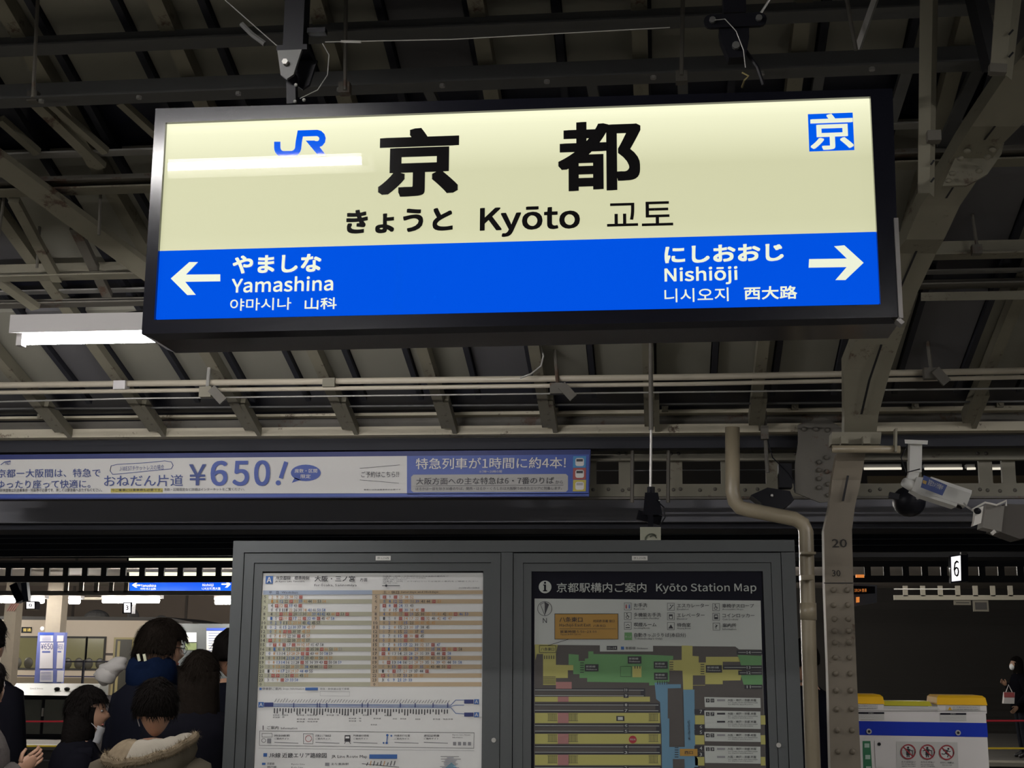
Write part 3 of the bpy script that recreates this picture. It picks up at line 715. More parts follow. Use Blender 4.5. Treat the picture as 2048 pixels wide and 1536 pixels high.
# chamfered bottom rail seen from below
b0 = P(284,668,YS-.02); b1 = P(1800,634,YS-.02)
MB().prism([b0, b0+Vector((0,.21,0)), b0+Vector((.03,.21,-.012)), b0+Vector((.03,.03,-.012))], b1-b0-Vector((.03,0,0))).build('bottom_rail', frame_b, sign)
chrome = mat('brushed_trim', (0.20,0.19,0.18), .4, 0.5)
MB().bar(P(1790,440,YS-.01), P(1800,640,YS-.01), .012, .04, (0,1,0)).build('side_trim', chrome, sign)
a = P(1793,648,YS+.02); MB().bar(P(1793,640,YS-.01), P(1804,650,YS-.01), .012, .04, (0,1,0)).build('trim_corner', chrome, sign)
# conduit strap under the sign at right, cable
YH = YS+.09
def hanger(px, pyb, lab):
    t = thing('sign_hanger', lab, 'bracket', P(px, pyb, YH))
    a = P(px, -60, YH)
    zz = P(px, pyb, YH).z
    return t, a.x, zz
t, x, z0 = hanger(598, 204, 'black square hanger with a bolted tapered plate above sign, left one')
zt_ = roof_z(YH)-.05; zk = P(598,105,YH).z
MB().box(x-.033,x+.033,YH-.033,YH+.033,zk,zt_).build('post', black, t)
MB().box(x-.048,x+.052,YH-.05,YH+.05,zk-.014,zk+.004).build('collar', black, t)
p = [(-.045,0),(.035,0),(.012,-.085),(-.010,-.10),(-.030,-.085)]
pl = MB().prism([(x+a_,YH-.05,zk-.014+b_) for a_,b_ in p], (0,.012,0)).build('clevis_plate', steel_g, t)
MB().prism([(x+a_+.03,YH+.03,zk-.014+b_) for a_,b_ in p], (0,.012,0)).build('clevis_plate', black, t)
MB().tube([(x-.014,YH-.052,zk-.06),(x-.014,YH-.066,zk-.06)],.010,6).build('bolt',galv,t)
MB().bar((x-.008,YH,zk-.08),(x-.002,YH,z0-.01),.03,.03,(0,1,0)).build('eye_bar',black,t)
MB().tube([P(645,87,YH),P(658,110,YH),P(655,150,YH),P(635,180,YH),P(600,197,YH)],.0016,5).build('safety_wire',galv,t)
for a_,b_ in (((450,0),(552,90)),((552,90),(570,98)),((650,84),(900,79)),((900,79),(1340,55))): MB().tube([P(*a_,YH),P(*b_,YH)],.0018,5).build('stay_wire',galv,t)
MB().tube([P(682,83,YH),P(722,84,YH)],.0045,6).build('turnbuckle',galv,t)
MB().tube([P(483,48,YH),P(505,70,YH),P(530,88,YH)],.009,6).build('turnbuckle',steel_g,t)
MB().box(x+.04,x+.10,YH-.015,YH+.015,P(0,95,YH).z-.002,P(0,84,YH).z-.005).build('lug',black,t)
for px_,py_ in ((590,203),(608,200),(592,170)): MB().ell(P(px_,py_,YH-.04),(.006,.006,.006),nu=8,nv=5).build('nut',galv,t)
t, x, z0 = hanger(1466, 178, 'black square hanger with twin lugs and shackle above sign, right one')
zk = P(1466,35,YH).z
MB().box(x-.035,x+.035,YH-.035,YH+.035,zk,zt_).build('post', black, t)
ear = MB()
zc = P(1466,52,YH).z
pts = [(x-.075+.022*math.cos(a),YH-.04,zc+.022*math.sin(a)) for a in [math.radians(q) for q in range(90,271,30)]] + [(x+.075+.022*math.cos(a),YH-.04,zc+.022*math.sin(a)) for a in [math.radians(q) for q in range(-90,91,30)]]
ear.prism(pts,(0,.014,0)); ear.build('twin_lug',black,t)
for sx in (-.07,.072): MB().tube([(x+sx,YH-.042,zc),(x+sx,YH-.052,zc)],.010,10).build('pin',steel_g,t)
MB().prism([(x-.05,YH-.03,zc-.02),(x+.042,YH-.03,zc-.02),(x+.042,YH-.03,zc-.055),(x+.028,YH-.03,zc-.12),(x-.022,YH-.03,zc-.12),(x-.046,YH-.03,zc-.055)],(0,.05,0)).build('clevis_plate',black,t)
MB().tube([(x+.0,YH-.032,zc-.085),(x+.0,YH-.045,zc-.085)],.012,10).build('bolt',steel_g,t)
MB().tube([P(1430,40,YH-.06),P(1450,38,YH-.06),P(1472,62,YH-.06),P(1487,100,YH-.06),P(1491,135,YH-.06)],.0016,5).build('safety_wire',galv,t)
MB().tube([P(1484,145,YH-.05),P(1497,152,YH-.05),P(1489,160,YH-.05),P(1484,175,YH-.02)],.003,6).build('shackle',mat('brass_wire',(0.45,.38,.18),.4,.7),t)
MB().tube([P(1490,100,YH),P(1515,135,YH),P(1527,170,YH)],.006,6).build('power_cable',black,t)
for a_,b_ in (((1513,40),(1545,-10)),((1545,-10),(1560,-40))): MB().tube([P(*a_,YH),P(*b_,YH)],.004,6).build('stay_wire',galv,t)

# ---------------------------------------------------------------- pipes under the roof
def run(name, label, Y, pts, rpx, m, cat='pipe', n=10):
    o = MB().tube([P(x,y,Y) for x,y in pts], rpx/F*Y, n).build(name, m, None, True, origin=P(*pts[0],Y)); return tag(o, label, cat)
t = thing('pipe_run', 'pair of cream pipes running level below the sign', 'pipe', P(1000,770,7.2))
t1 = MB().tube([P(-60,771,7.2),P(1380,754,7.2),P(2110,740,7.2)], 6.6/F*7.2, 12).build('upper_pipe', pipe_m, t, True)
t2 = MB().tube([P(-60,786,7.2),P(1380,768,7.2),P(2110,753,7.2)], 4.4/F*7.2, 10).build('lower_pipe', pipe_m, t, True)
for px, py in ((243,770),(1740,748),(660,765)):
    c = P(px,py,7.2); MB().box(c.x-.035,c.x+.035,7.165,7.235,c.z-.03,c.z+.02).build('clamp', lampbox if px==243 else steel, t)
for (px,py,hx,hy,m_) in ((415,785,422,690,galv),(1115,778,1110,700,steel_d),(1862,748,1850,640,steel_d)):
    c = P(px,py,7.15); MB().tube([P(hx,hy,7.2),P(px,py-12,7.17)],.011,8).build('hanger_rod', m_, t)
    MB().box(c.x-.04,c.x+.03,7.12,7.17,c.z-.03,c.z+.03).build('hanger_clamp', steel if px==415 else steel_d, t)
    MB().bar(P(px+8,py-8,7.1),P(px+32,py+18,7.1),.05,.02,(0,-1,0)).build('clamp_arm', steel_d, t)
run('conduit', 'thin grey steel conduit running just under the cream pipes', 7.25, [(-60,805),(260,797),(1380,784),(2110,776)], 1.8, galv)
run('cable_duct', 'thin steel conduit that steps up above the blue banner', 8.25, [(-60,907),(700,896),(1180,894),(1215,885),(1560,883),(2110,878)], 1.6, mat('dull_conduit',(0.28,0.27,0.24),.4,.3))
run('bent_cable', 'short curved cable dropping to the pipes under the sign', 7.1, [(1080,690),(1087,712),(1082,732),(1062,748),(1040,756)], 2.0, galv, 'cable')
run('down_pipe', 'beige drain pipe bending down beside the notice board', 7.6, [(1465,855),(1465,985),(1470,1003),(1480,1015),(1498,1020),(1590,1038),(1606,1048),(1612,1062),(1618,1300),(1626,1536),(1640,1900)], 14.5, pipe_b, 'pipe', 16)
for a_,b_ in (((1465,868),(1465,882)),((1492,1010),(1492,1012))):
    pass
t = [o for o in COL.objects if o.name=='down_pipe'][0]
MB().bar(P(1600,1156,7.5),P(1626,1155,7.5),.025,.09,(0,1,0)).build('strap',pipe_b,t); MB().bar(P(1600,1107,7.52),P(1630,1107,7.52),.012,.1,(0,1,0)).build('joint_ring',pipe_b,t)
MB().tube([P(1616,1206,7.6),P(1617,1240,7.6)],16/F*7.6,16).build('sleeve',pipe_b,t,True)

# hanging rods around the lattice
t = thing('hanging_loudspeaker', 'black device hanging on a thin steel rod above the notice board', 'loudspeaker', P(1303,1045,7.0))
MB().tube([(P(1303,790,7.0).x,7.0,roof_z(7.0)+.01),P(1302,860,7.0)],.012,8).build('rod', steel_d, t); MB().tube([P(1302,860,7.0),P(1301,975,7.0)],.007,8).build('rod', galv, t)
MB().tube([P(1302,974,7.0),P(1302,990,7.0)],.020,10).build('collar',black,t)
MB().hexa([P(1286,1030,6.95),P(1325,1030,6.95),P(1325,1030,7.1),P(1286,1030,7.1),P(1290,985,6.95),P(1316,985,6.95),P(1316,985,7.1),P(1290,985,7.1)]).build('body',black,t)
MB().bar(P(1275,1030,7.0),P(1322,1042,7.0),.04,.05).build('cross_arm',black,t)
MB().tube([P(1312,1000,6.95),P(1328,1015,6.95),P(1330,1035,6.95),P(1322,1048,6.95)],.004,6).build('cable',black,t)
for q in ((1319,1001),(1300,1036)): MB().ell(P(*q,6.94),(.006,.005,.004),nu=8,nv=5).build('bolt',galv,t)
a = P(1280,1055,6.9); b = P(1322,1086,6.9)
MB().box(a.x,b.x,6.9,6.93,b.z,P(1300,1054,6.9).z).build('plate', mat('pale_green_sign',(0.40,0.40,0.30),.5), t)['label'] = 'small pale square plate with a dark curved mark'
c_ = P(1301,1042,6.92); MB().box(c_.x-.014,c_.x+.014,6.91,6.95,P(1301,1057,6.9).z,P(1301,1028,6.9).z).build('stem',black,t)
fq = Face(6.899,(1280,1055),(1322,1055),(1322,1086),(1280,1086)); m = MB(); fq.line(m, arc(1303,1080,12,180,40), 3, mat('mark_grey',(0.08,.09,.06),.5)); fq.line(m, arc(1306,1078,7,150,10),2.5,MC['mark_grey']); m.build('mark',None,t)
for px in (1265,1337):
    o = MB().tube([P(px,893,8.2),P(px-1,1005,8.2)],.012,6).build('hanging_rod', steel_d, None, False, origin=P(px,893,8.2)); tag(o, 'thin dark rod hanging across the lattice girder, %s of the device' % ('left' if px==1265 else 'right'), 'rod')
t = thing('hanging_speaker', 'black hanging speaker shape left of the steel column', 'loudspeaker', P(1540,1030,7.92))
MB().tube([P(1529,822,7.95),P(1531,880,7.92),P(1535,945,7.92)],.012,8).build('rod', steel_d, t)
c = P(1529,866,7.90); MB().box(c.x-.022,c.x+.022,7.87,7.92,c.z-.04,c.z+.04).build('clamp',steel_d,t)
MB().box(P(1526,0,7.92).x,P(1550,0,7.92).x,7.87,7.97,P(0,985,7.92).z,P(0,940,7.92).z).build('neck',black,t)
MB().prism([P(x_,y_,7.87) for x_,y_ in ((1502,990),(1535,975),(1580,982),(1588,1000),(1570,1015),(1535,1028),(1522,1005))][::-1],(0,.2,0)).build('body',black,t)
MB().ell(P(1544,991,7.86),(.009,.006,.009),nu=8,nv=5).build('bolt',galv,t)
MB().tube([P(1535,880,7.87),P(1545,915,7.87),P(1575,945,7.87),P(1587,960,7.87),P(1590,985,7.87)],.004,6).build('cable',black,t)

# ---------------------------------------------------------------- steel column with curved arm
colm = thing('steel_column', 'riveted cream steel column with a curved arm to the roof', 'column', (P(1691,1536,7.0).x,7.0,0))
def ribbon(pts, m, name, thick=.10):
    # pts: (left px, right px, y px, Y)
    ring = []
    for l, r, y, Y in pts:
        A = P(l,y,Y); B = P(r,y,Y); t_ = Vector((0,thick,0.0))
        if Y < 6.75: t_ = Vector((0,thick*.75,thick*.75))
        ring.append([A, B, B+t_, A+t_])
    return MB().loft(ring).build(name, m, colm)
foot = P(1663,1536,7.0); 
ribbon([(1672,1734,1900,7.0),(1661,1722,1536,7.0),(1656,1713,1340,7.0),(1650,1707,1180,7.0),(1648,1704,1060,7.0),(1659,1710,1013,7.0),(1664,1722,960,7.0),(1674,1731,907,6.95)], mat('column_paint',(0.20,0.17,0.125),.6,var=.12,rust=.2,bump=.2), 'shaft')
cp = MC['column_paint']
xs_ = [foot.x, P(1722,1536,7.0).x]; MB().box(xs_[0]-.005,xs_[1]+.01,7.0,7.1,0,.35).build('foot', cp, colm)
ribbon([(1688,1753,868,6.95),(1689,1757,830,6.85),(1688,1781,740,6.6),(1722,1810,655,6.35),(1760,1836,583,6.1),(1790,1872,507,5.85),(1812,1888,479,5.7),(1841,1920,411,5.5),(1887,1965,345,5.3),(1921,2006,287,5.1),(1943,2040,253,4.95),(2020,2132,140,4.65),(2110,2240,40,4.35)], steel, 'arm')
def groove(pts):
    ring = []
    for x,y,Y in pts:
        A = P(x-2.2,y,Y-.004); B = P(x+2.2,y,Y-.004); ring.append([A,B,B+Vector((0,.01,0)),A+Vector((0,.01,0))])
    MB().loft(ring).build('slot', board_k, colm)
groove([(1723,828,6.82),(1739,760,6.62),(1763,689,6.43),]); groove([(1802,573,6.05),(1834,500,5.82),(1851,470,5.7)]); groove([(1893,395,5.42),(1909,370,5.35)]); groove([(1970,278,5.05),(1990,252,4.9)])
groove([(1696,951,6.97),(1686,1002,6.98)])
rv2 = None
for py in (1180,1210,1238,1262,1285,1315,1347,1381,1418,1460,1503):
    for dx in (.27,.76):
        l = 1648 + (py-1060)*.027; r = 1704 + (py-1060)*.037
        c = P(l+(r-l)*dx, py, 6.995)
        if rv2 is None:
            rv2 = MB().ell((0,0,0),(.0145,.018,.0145),nu=10,nv=6).build('rivet', cp, colm, True); rv2.location = c
        else: share(rv2, c, colm)
for px_,py_ in ((1935,302),(1921,317),(1905,347),(1897,361),(1985,300),(1975,314),(1958,342)):
    MB().ell(P(px_,py_,5.12),(.015,.012,.010),nu=10,nv=6).build('rivet', steel, colm, True)
MB().prism([P(x_,y_,5.2) for x_,y_ in ((1925,284),(2010,279),(2003,308),(1975,348),(1935,370),(1885,372))][::-1],(0,.02,0)).build('gusset_plate', steel, colm)
MB().prism([P(x_,y_,6.9) for x_,y_ in ((1664,864),(1763,864),(1761,888),(1663,888))][::-1],(0,.12,0)).build('collar', steel, colm)
MB().tube([P(1664,898,6.86),P(1800,899,6.86)],.020,10).build('cross_pipe', pipe_b, colm, True)
MB().bar(P(1791,858,6.86),P(1790,905,6.86),.01,.06,(0,1,0)).build('end_plate', steel, colm)
for q in ((1689,880),(1733,880)): c = P(*q,6.85); MB().box(c.x-.018,c.x+.018,6.84,6.9,c.z-.02,c.z+.02).build('clamp',steel,colm)
# gusset at the girder left of the column
MB().prism([P(x_,y_,7.9) for x_,y_ in ((1596,885),(1596,850),(1644,834),(1655,838),(1690,860),(1690,1000),(1640,1005),(1590,985),(1590,930))][::-1],(0,.02,0)).build('gusset_plate', steel_d, colm)
for px_,py_ in ((1608,858),(1632,858),(1655,860),(1638,924),(1638,940),(1638,957),(1638,975),(1653,915),(1654,943),(1656,968),(1657,990)):
    MB().ell(P(px_,py_,7.89),(.016,.012,.014),nu=8,nv=5).build('rivet', steel_d, colm, True)
numk = mat('stencil_black',(0.02,0.018,0.015),.7)
fcn = Face(6.998,(1648,1060),(1704,1060),(1722,1536),(1661,1536)); m = MB()
fcn.text(m,'20',1664,1078,1694,1095,numk,1,.01); fcn.text(m,'30',1664,1140,1681,1153,numk,1,.01); m.build('stencilled_number',None,colm)
hline_s = P(1648,1165,6.997); MB().bar(P(1648,1166,6.998),P(1706,1166,6.998),.004,.004).build('seam',board_k,colm)
# hanging angle irons
def iron(l0,r0,y0,l1,r1,y1,Y,label):
    t = thing('angle_iron', label, 'steel post', P((l1+r1)/2,y1,Y))
    mid = .62
    A,B = P(l0,y0,Y),P(r0,y0,Y); C_,D = P(l1,y1,Y),P(r1,y1,Y)
    M0 = A.lerp(B,mid); M1 = C_.lerp(D,mid)
    MB().prism([C_,M1,M0,A],(0,.008,0)).build('front_leg',steel,t)
    MB().hexa([M1,D+Vector((0,.04,0)),D+Vector((0,.05,0)),M1+Vector((0,.008,0)),M0,B+Vector((0,.04,0)),B+Vector((0,.05,0)),M0+Vector((0,.008,0))]).build('side_leg',steel,t)
    return t
t = iron(1841,1882,-60,1836,1873,386,4.35,'pale slotted angle iron hanging right of the sign')
for py in (325,360): MB().bar(P(1862,py+4,4.34),P(1868,py-4,4.34),.006,.006).build('slot',board_k,t)
c = P(1868,272,4.33); MB().box(c.x-.022,c.x+.022,4.32,4.36,c.z-.018,c.z+.018).build('clamp',steel_d,t)
t = iron(1996,2055,-60,1980,2030,150,4.2,'pale slotted angle iron in the top right corner')
for py in (65,110): MB().bar(P(2018,py+4,4.19),P(2026,py-5,4.19),.006,.006).build('slot',board_k,t)
strut((1945,-30),4.4,(1985,138),4.4,.05,board_k,.05,'brace')
MB().bar(P(1978,138,4.17),P(2012,140,4.17),.03,.03).build('cleat',steel_d,roof)
# right-hand purlin between boards
a = P(1842,583,6.5)
MB().hexa([P(1842,602,6.5),P(2110,598,6.5),P(2110,598,6.55),P(1842,602,6.55),P(1842,585,6.5),P(2110,580,6.5),P(2110,580,6.55),P(1842,585,6.55)]).build('purlin',steel,roof)

# ---------------------------------------------------------------- security camera and lamp at right
cw = mat('camera_white',(0.72,0.71,0.66),.4)
t = thing('security_camera', 'white bullet security camera with blue label on ceiling arm', 'camera', P(1832,880,6.3))
MB().hexa([P(1810,887,6.25),P(1855,889,6.25),P(1855,889,6.37),P(1810,887,6.37),P(1809,879,6.25),P(1856,881,6.25),P(1856,881,6.37),P(1809,879,6.37)]).build('mount_plate',cw,t)
MB().bar(P(1830,886,6.3),P(1829,945,6.3),.055,.055,(0,1,0)).build('arm',cw,t)
MB().bar(P(1829,940,6.3),P(1822,962,6.3),.045,.045,(0,1,0)).build('knuckle',cw,t)
MB().tube([P(1808,964,6.25),P(1830,975,6.28)],[.022,.028],10).build('rear_cap',cw,t,True)
A = P(1833,974,6.28); B = P(1918,1002,6.2); d_ = (B-A).normalized(); up = Vector((0,-1,0)).cross(d_).normalized()*-1
if up.z < 0: up = -up
def sec(p, w_, h_): 
    sd = Vector((0,1,0)); return [p - sd*w_ - up*h_*.75, p + sd*w_ - up*h_*.75, p + sd*w_ + up*h_*.6, p + sd*w_*.7 + up*h_, p - sd*w_*.7 + up*h_, p - sd*w_ + up*h_*.6]
MB().loft([sec(A-d_*.02,.045,.04), sec(A+d_*.03,.055,.052), sec(B-d_*.01,.055,.050)]).build('body',cw,t)
MB().loft([sec(A+d_*.04+up*.012,.058,.048), sec(B+d_*.03+up*.012,.058,.046)]).build('sun_shield',cw,t)
MB().tube([B+d_*.0,B+d_*.02],.034,12).build('lens',black,t)
fl = Face(6.13,(1842,956),(1895,978),(1890,988),(1839,968)); m = MB(); fl.rect(m,1842,959,1894,985,mat('label_blue',(0.03,0.06,0.22),.5),0)
fl.e=.001; fl.rect(m,1845,961,1853,968,mat('label_gold',(0.4,.25,.05),.5),2); fl.text(m,'防犯カメラ作動中',1855,964,1888,976,white_p,2); m.build('label_plate',None,t)
MB().tube([P(1815,890,6.25),P(1802,915,6.2),P(1812,945,6.2),P(1840,938,6.2)],.003,6).build('cable',black,t)
MB().tube([P(1922,998,6.2),P(1932,1012,6.1),P(1944,1020,6.0)],.004,6).build('lead',galv,t)
t = thing('round_loudspeaker','dark round loudspeaker behind the security camera','loudspeaker',P(1818,1034,7.0))
MB().ell(P(1818,1003,7.05),(.085,.1,.08)).build('horn',black,t,True); MB().bar(P(1778,990,7.0),P(1800,995,7.0),.03,.03).build('bracket',black,t); MB().ell(P(1835,996,6.94),(.008,.005,.008),nu=8,nv=5).build('bolt',galv,t)
t = thing('floodlight_box','grey metal box on a bright wire bracket at the right edge','lamp',P(1990,1070,5.8))
gbox = mat('box_grey',(0.20,0.185,0.16),.5); wire = mat('bright_bracket',(0.75,0.72,0.66),.35)
MB().prism([P(x_,y_,5.8) for x_,y_ in ((1965,1055),(2003,1063),(2009,1012),(1972,1008))],(0,.10,0)).build('case',gbox,t)
MB().prism([P(x_,y_,5.82) for x_,y_ in ((1990,1060),(2040,1078),(2120,1060),(2110,1010),(2008,1008))],(0,.16,0)).build('hood',mat('hood_grey',(0.12,0.11,0.10),.6),t)
MB().prism([P(x_,y_,5.78) for x_,y_ in ((1946,1052),(1962,1046),(1967,1012),(1946,1019),(1951,1022),(1949,1040))],(0,.04,0)).build('front_plate',wire,t)
MB().tube([P(1945,1019,5.77),P(1970,1005,5.77),P(1993,1010,5.77),P(2013,1001,5.77),P(2012,1012,5.77)],.0045,6).build('wire_bracket',wire,t)
MB().tube([P(1983,1068,5.77),P(1990,1062,5.77)],.008,6).build('clip',wire,t)
MB().ell(P(1955,1022,5.76),(.016,.012,.014),nu=8,nv=6).build('knob',black,t)

# ---------------------------------------------------------------- advertising banner
YBn = 8.1
ban = thing('advert_banner', 'long blue and white fare banner reading 650 along the eave', 'banner', P(590,997,YBn))
BF = Face(YBn,(-80,911),(1180,900),(1177,992),(-80,998)); BF.e = .002
blu_p = mat('banner_blue',(0.030,0.075,0.36),.45); nav_p = mat('banner_dark_blue',(0.012,0.025,0.15),.5); wh_b = mat('banner_white',(0.66,0.65,0.62),.5)
ink_b = mat('banner_ink',(0.03,0.06,0.24),.5); gry_b = mat('banner_grey',(0.40,0.39,0.37),.5); blk_b = mat('banner_black',(0.03,.03,.035),.5); red_b=mat('banner_red',(0.35,.07,.06),.5); yel_b=mat('banner_yellow',(.5,.42,.06),.5); sky_b=mat('banner_sky',(0.05,.25,.5),.5)
q = [P(-80,999,YBn),P(1178,993,YBn),P(1181,899,YBn),P(-80,910,YBn)]
MB().prism([v+Vector((0,.001,0)) for v in q],(0,.05,0)).build('backing', nav_p, ban)
m = MB()
BF.poly(m,[(-80,920),(814,912),(814,986.5),(-80,988)][::-1],wh_b,1)
BF.poly(m,[(-80,989.5),(1178,986.5),(1178,991.5),(-80,996.5)][::-1],blu_p,1)
BF.poly(m,[(814,912),(1178,909),(1177,988),(814,989)][::-1],blu_p,1)
BF.poly(m,[(822.5,954),(827,949.5),(1132,948),(1136,952),(1136,980),(1132,984),(827,984.6),(822.5,981)][::-1],gry_b,2)
m.build('printed_sheet',None,ban)
m = MB(); T = lambda s,x0,y0,x1,y1,mm,b=.008,sk=0: BF.text(m,s,x0,y0,x1,y1,mm,4,b,2,sk)
T('京都ー大阪間は、特急で',-4,938,202,955,ink_b); T('ゆったり座って快適に。',-4,960,182,977,ink_b)
T('おねだん片道',209,950,367,973,ink_b,.006); T('J-WESTチケットレスの場合',240,931,329,941,ink_b,0,.25)
T4=lambda s,x0,y0,x1,y1,mm,b: BF.text(m,s,x0,y0,x1,y1,mm,4,b,5)
T4('¥',379,929,413,971,ink_b,.010); T4('6',422,922,456,972,blu_p,.020); T4('5',466,922,499,972,blu_p,.020); T4('0',509,921,541,972,blu_p,.020)
BF.line(m,[(573,924),(562,957)],8,blu_p,4); BF.disc(m,557,966,5,blu_p,4)
BF.line(m,[(221,942),(223,932),(235,929),(290,926),(330,922),(343,924),(347,931),(343,938),(300,942),(240,948),(226,949)],1.2,ink_b,3,True)
BF.disc(m,612,946,30,blu_p,3,24,16.5); BF.poly(m,[(590,955),(602,960),(584,966)],blu_p,3)
T('席数・区間',590,938,635,946,wh_b,.01); T('限定',602,949,622,957,wh_b,.01)
T('ご予約はこちら!!',723,943,798,955,blk_b,.004); BF.line(m,[(720,937),(800,930)],.8,blk_b,3); BF.line(m,[(720,960),(798,966.5)],.8,blk_b,3)
T('※新快速等は別途乗車券・特急券が必要です。詳しくは駅係員へおたずねください。',-4,977,205,984,blk_b,0); BF.rect(m,222,977,326,985,yel_b,2)
T('今ご乗車には乗車券も必要です。',224,977.5,325,983,blk_b,0); T('席数・区間限定など詳細はインターネットをご覧ください。',329,976,490,982,blk_b,0); T('乗車には別途乗車券が必要です',728,978,802,981,blk_b,0)
T('特急列車が1時間に約4本!',832,915.5,1132,938,wh_b,.012); T('※7時〜20時の間',959,941,1004,946,wh_b,0)
T('大阪方面への主な特急は6・7番のりば',833,955,1108,969,blk_b,.008); T('から',1111,961,1126,968,blk_b,.002)
BF.rect(m,832,971,1127,971.8,blk_b,3); T('はるかは一部を除き30番のりば。関西・はるか・くろしおは大阪駅うめきたエリアに到着します。',832,974,1124,980.5,blk_b,0)
T('WEST',11,923,23,930,ink_b,0); BF.line(m,[(2,930),(10,924),(22,922)],1.3,ink_b,3)
m.build('lettering',None,ban)
m = MB()
for k,(mm,y0) in enumerate(((sky_b,912.5),(red_b,936),(yel_b,960))):
    BF.rect(m,1146,y0,1172,y0+23,mm,3); BF.rrect(m,1151,y0+4,1168,y0+20,4,wh_b,4); BF.rect(m,1153,y0+6,1166,y0+11,blk_b if k<2 else gry_b,5)
m.build('train_pictures',None,ban)
# ---------------------------------------------------------------- notice board
YN = 5.3
nb = thing('notice_board', 'large dark grey two-door notice board with timetable and station map', 'notice board', (P(1030,1300,YN).x,YN,0))
A = P(468,1082,YN); B = P(1588,1080,YN); xl_,xr_ = P(456,1310,YN).x, P(1598,1310,YN).x
MB().box(xl_,xr_,YN+.02,YN+.16,.30,A.z).build('case',board_m,nb)
for x in (xl_+.06,xr_-.06): MB().box(x-.05,x+.05,YN+.05,YN+.13,0,.32).build('leg',board_m,nb)
NF = Face(YN,(468,1082),(1588,1080),(1607,1536),(445,1536)); NF.e=.001
UL,VT = NF.uv(468,1082)
vbot = NF.uv(1000,1880)[1]
def nframe(name, x0,y0,x1,ox,lay0,lay1,parent=nb, w4=None):
    """a rectangular frame on the board: outer left/top/right, bar width"""
    u0,v0 = NF.uv(x0,y0); u1,_ = NF.uv(x1,y0); ub = NF.uv(x0+ox,y0)[0]-u0; vb_ = NF.uv(x0,y0+ox)[1]-v0; v1 = vbot - (v0)*.9
    m = MB()
    def slab(a,b,c,d): m.hexa([NF.p3(a,d,lay0),NF.p3(c,d,lay0),NF.p3(c,b,lay0),NF.p3(a,b,lay0),NF.p3(a,d,lay1),NF.p3(c,d,lay1),NF.p3(c,b,lay1),NF.p3(a,b,lay1)])
    slab(u0,v0,u1,v0+vb_); slab(u0,v0+vb_,u0+ub,v1-vb_); slab(u1-ub,v0+vb_,u1,v1-vb_); slab(u0,v1-vb_,u1,v1)
    return m.build(name,board_m,parent)
# outer frame face pieces
def nslab(x0,y0,x1,y1,l0,l1,mm,name,parent=nb,full=False):
    u0,v0 = NF.uv(x0,y0); u1,_ = NF.uv(x1,y0); v1 = vbot if full else NF.uv(x0,y1)[1]
    return MB().hexa([NF.p3(u0,v1,l0),NF.p3(u1,v1,l0),NF.p3(u1,v0,l0),NF.p3(u0,v0,l0),NF.p3(u0,v1,l1),NF.p3(u1,v1,l1),NF.p3(u1,v0,l1),NF.p3(u0,v0,l1)]).build(name,mm,parent)
nslab(468,1082,1588,1105,-20,6,board_m,'top_rail')
nslab(467,1105,489,0,-20,6,board_m,'side_rail',nb,True); nslab(1003,1105,1026,0,-20,6,board_m,'centre_rail',nb,True); nslab(1562,1105,1589,0,-20,6,board_m,'side_rail',nb,True)
nslab(489,1105,1562,0,-22,-12,board_k,'gap_back',nb,True)
for (x0,x1,xi0,xi1,lock) in ((490.5,1001.5,510,983,(988,1480)),(1027.5,1560.5,1047,1541,(1566-9,1490))):
    d = nframe('door',x0,1106.8,x1,19,-10,4)
    nframe('inner_frame',xi0,1127,xi1,16,-10,2,d)
    l = NF.pt(lock[0],lock[1],5); MB().tube([l+Vector((0,.01,0)),l+Vector((0,-.006,0))],.009,12).build('lock',galv,d)
# number labels
fl_m = MB(); NF.rect(fl_m,752,1112,782,1121,white_p,6); NF.text(fl_m,'京129改',755,1114,779,1119,ink,7); fl_m.build('sticker',None,nb)
fl_m = MB(); NF.rect(fl_m,1264,1112,1295,1121,white_p,6); NF.text(fl_m,'京129改',1267,1114,1292,1119,ink,7); fl_m.build('sticker',None,nb)
# --- timetable poster (readings on a close-up: 460+.31x , 1060+.31y)
pw = mat('poster_white',(0.62,0.62,0.60),.35,coat=.2)
LF = Face(YN,(468,1082),(1588,1080),(1607,1536),(445,1536),(460,1060,.31)); LF.e=.0008
tb_bl=mat('tt_blue_band',(0.28,0.33,0.42),.5); tb_g=mat('tt_green_row',(0.36,0.35,0.26),.5); tb_h=mat('tt_green_hour',(0.42,0.42,0.30),.5); tb_o=mat('tt_orange_row',(0.42,0.32,0.20),.5); tb_oh=mat('tt_orange_hour',(0.46,0.36,0.25),.5)
k_=mat('print_black',(0.03,.03,.035),.5); rd=mat('print_red',(0.33,.06,.06),.5); bu=mat('print_blue',(0.03,.10,.30),.5); og=mat('print_orange',(0.45,.22,.06),.5); gy=mat('print_grey',(.2,.2,.21),.5)
m = MB(); 
u0,v0 = LF.uv(212,278); u1,_=LF.uv(1632,278); ulb = LF.uv(145,1500)[0]; 
m.use(pw).add([LF.p3(u0-.006,vbot*.95,-7),LF.p3(u1+.004,vbot*.95,-7),LF.p3(u1,v0,-7),LF.p3(u0,v0,-7)],[(0,1,2,3)])
tt = m.build('timetable_poster',None,nb); tt['label'] = 'white timetable sheet'
m = MB(); R_=lambda x0,y0,x1,y1,mm,l=-5: LF.rect(m,x0,y0,x1,y1,mm,l)
TT=lambda s,x0,y0,x1,y1,mm=k_,b=.006,l=-3,r=1: LF.text(m,s,x0,y0,x1,y1,mm,l,b,r)
R_(228,296,275,346,bu); TT('A',236,303,267,339,pw,.02)
TT('JR京都線　標準時刻',290,296,510,321,k_,.016); TT('JR Kyoto Line Timetable',290,326,482,340,k_,0)
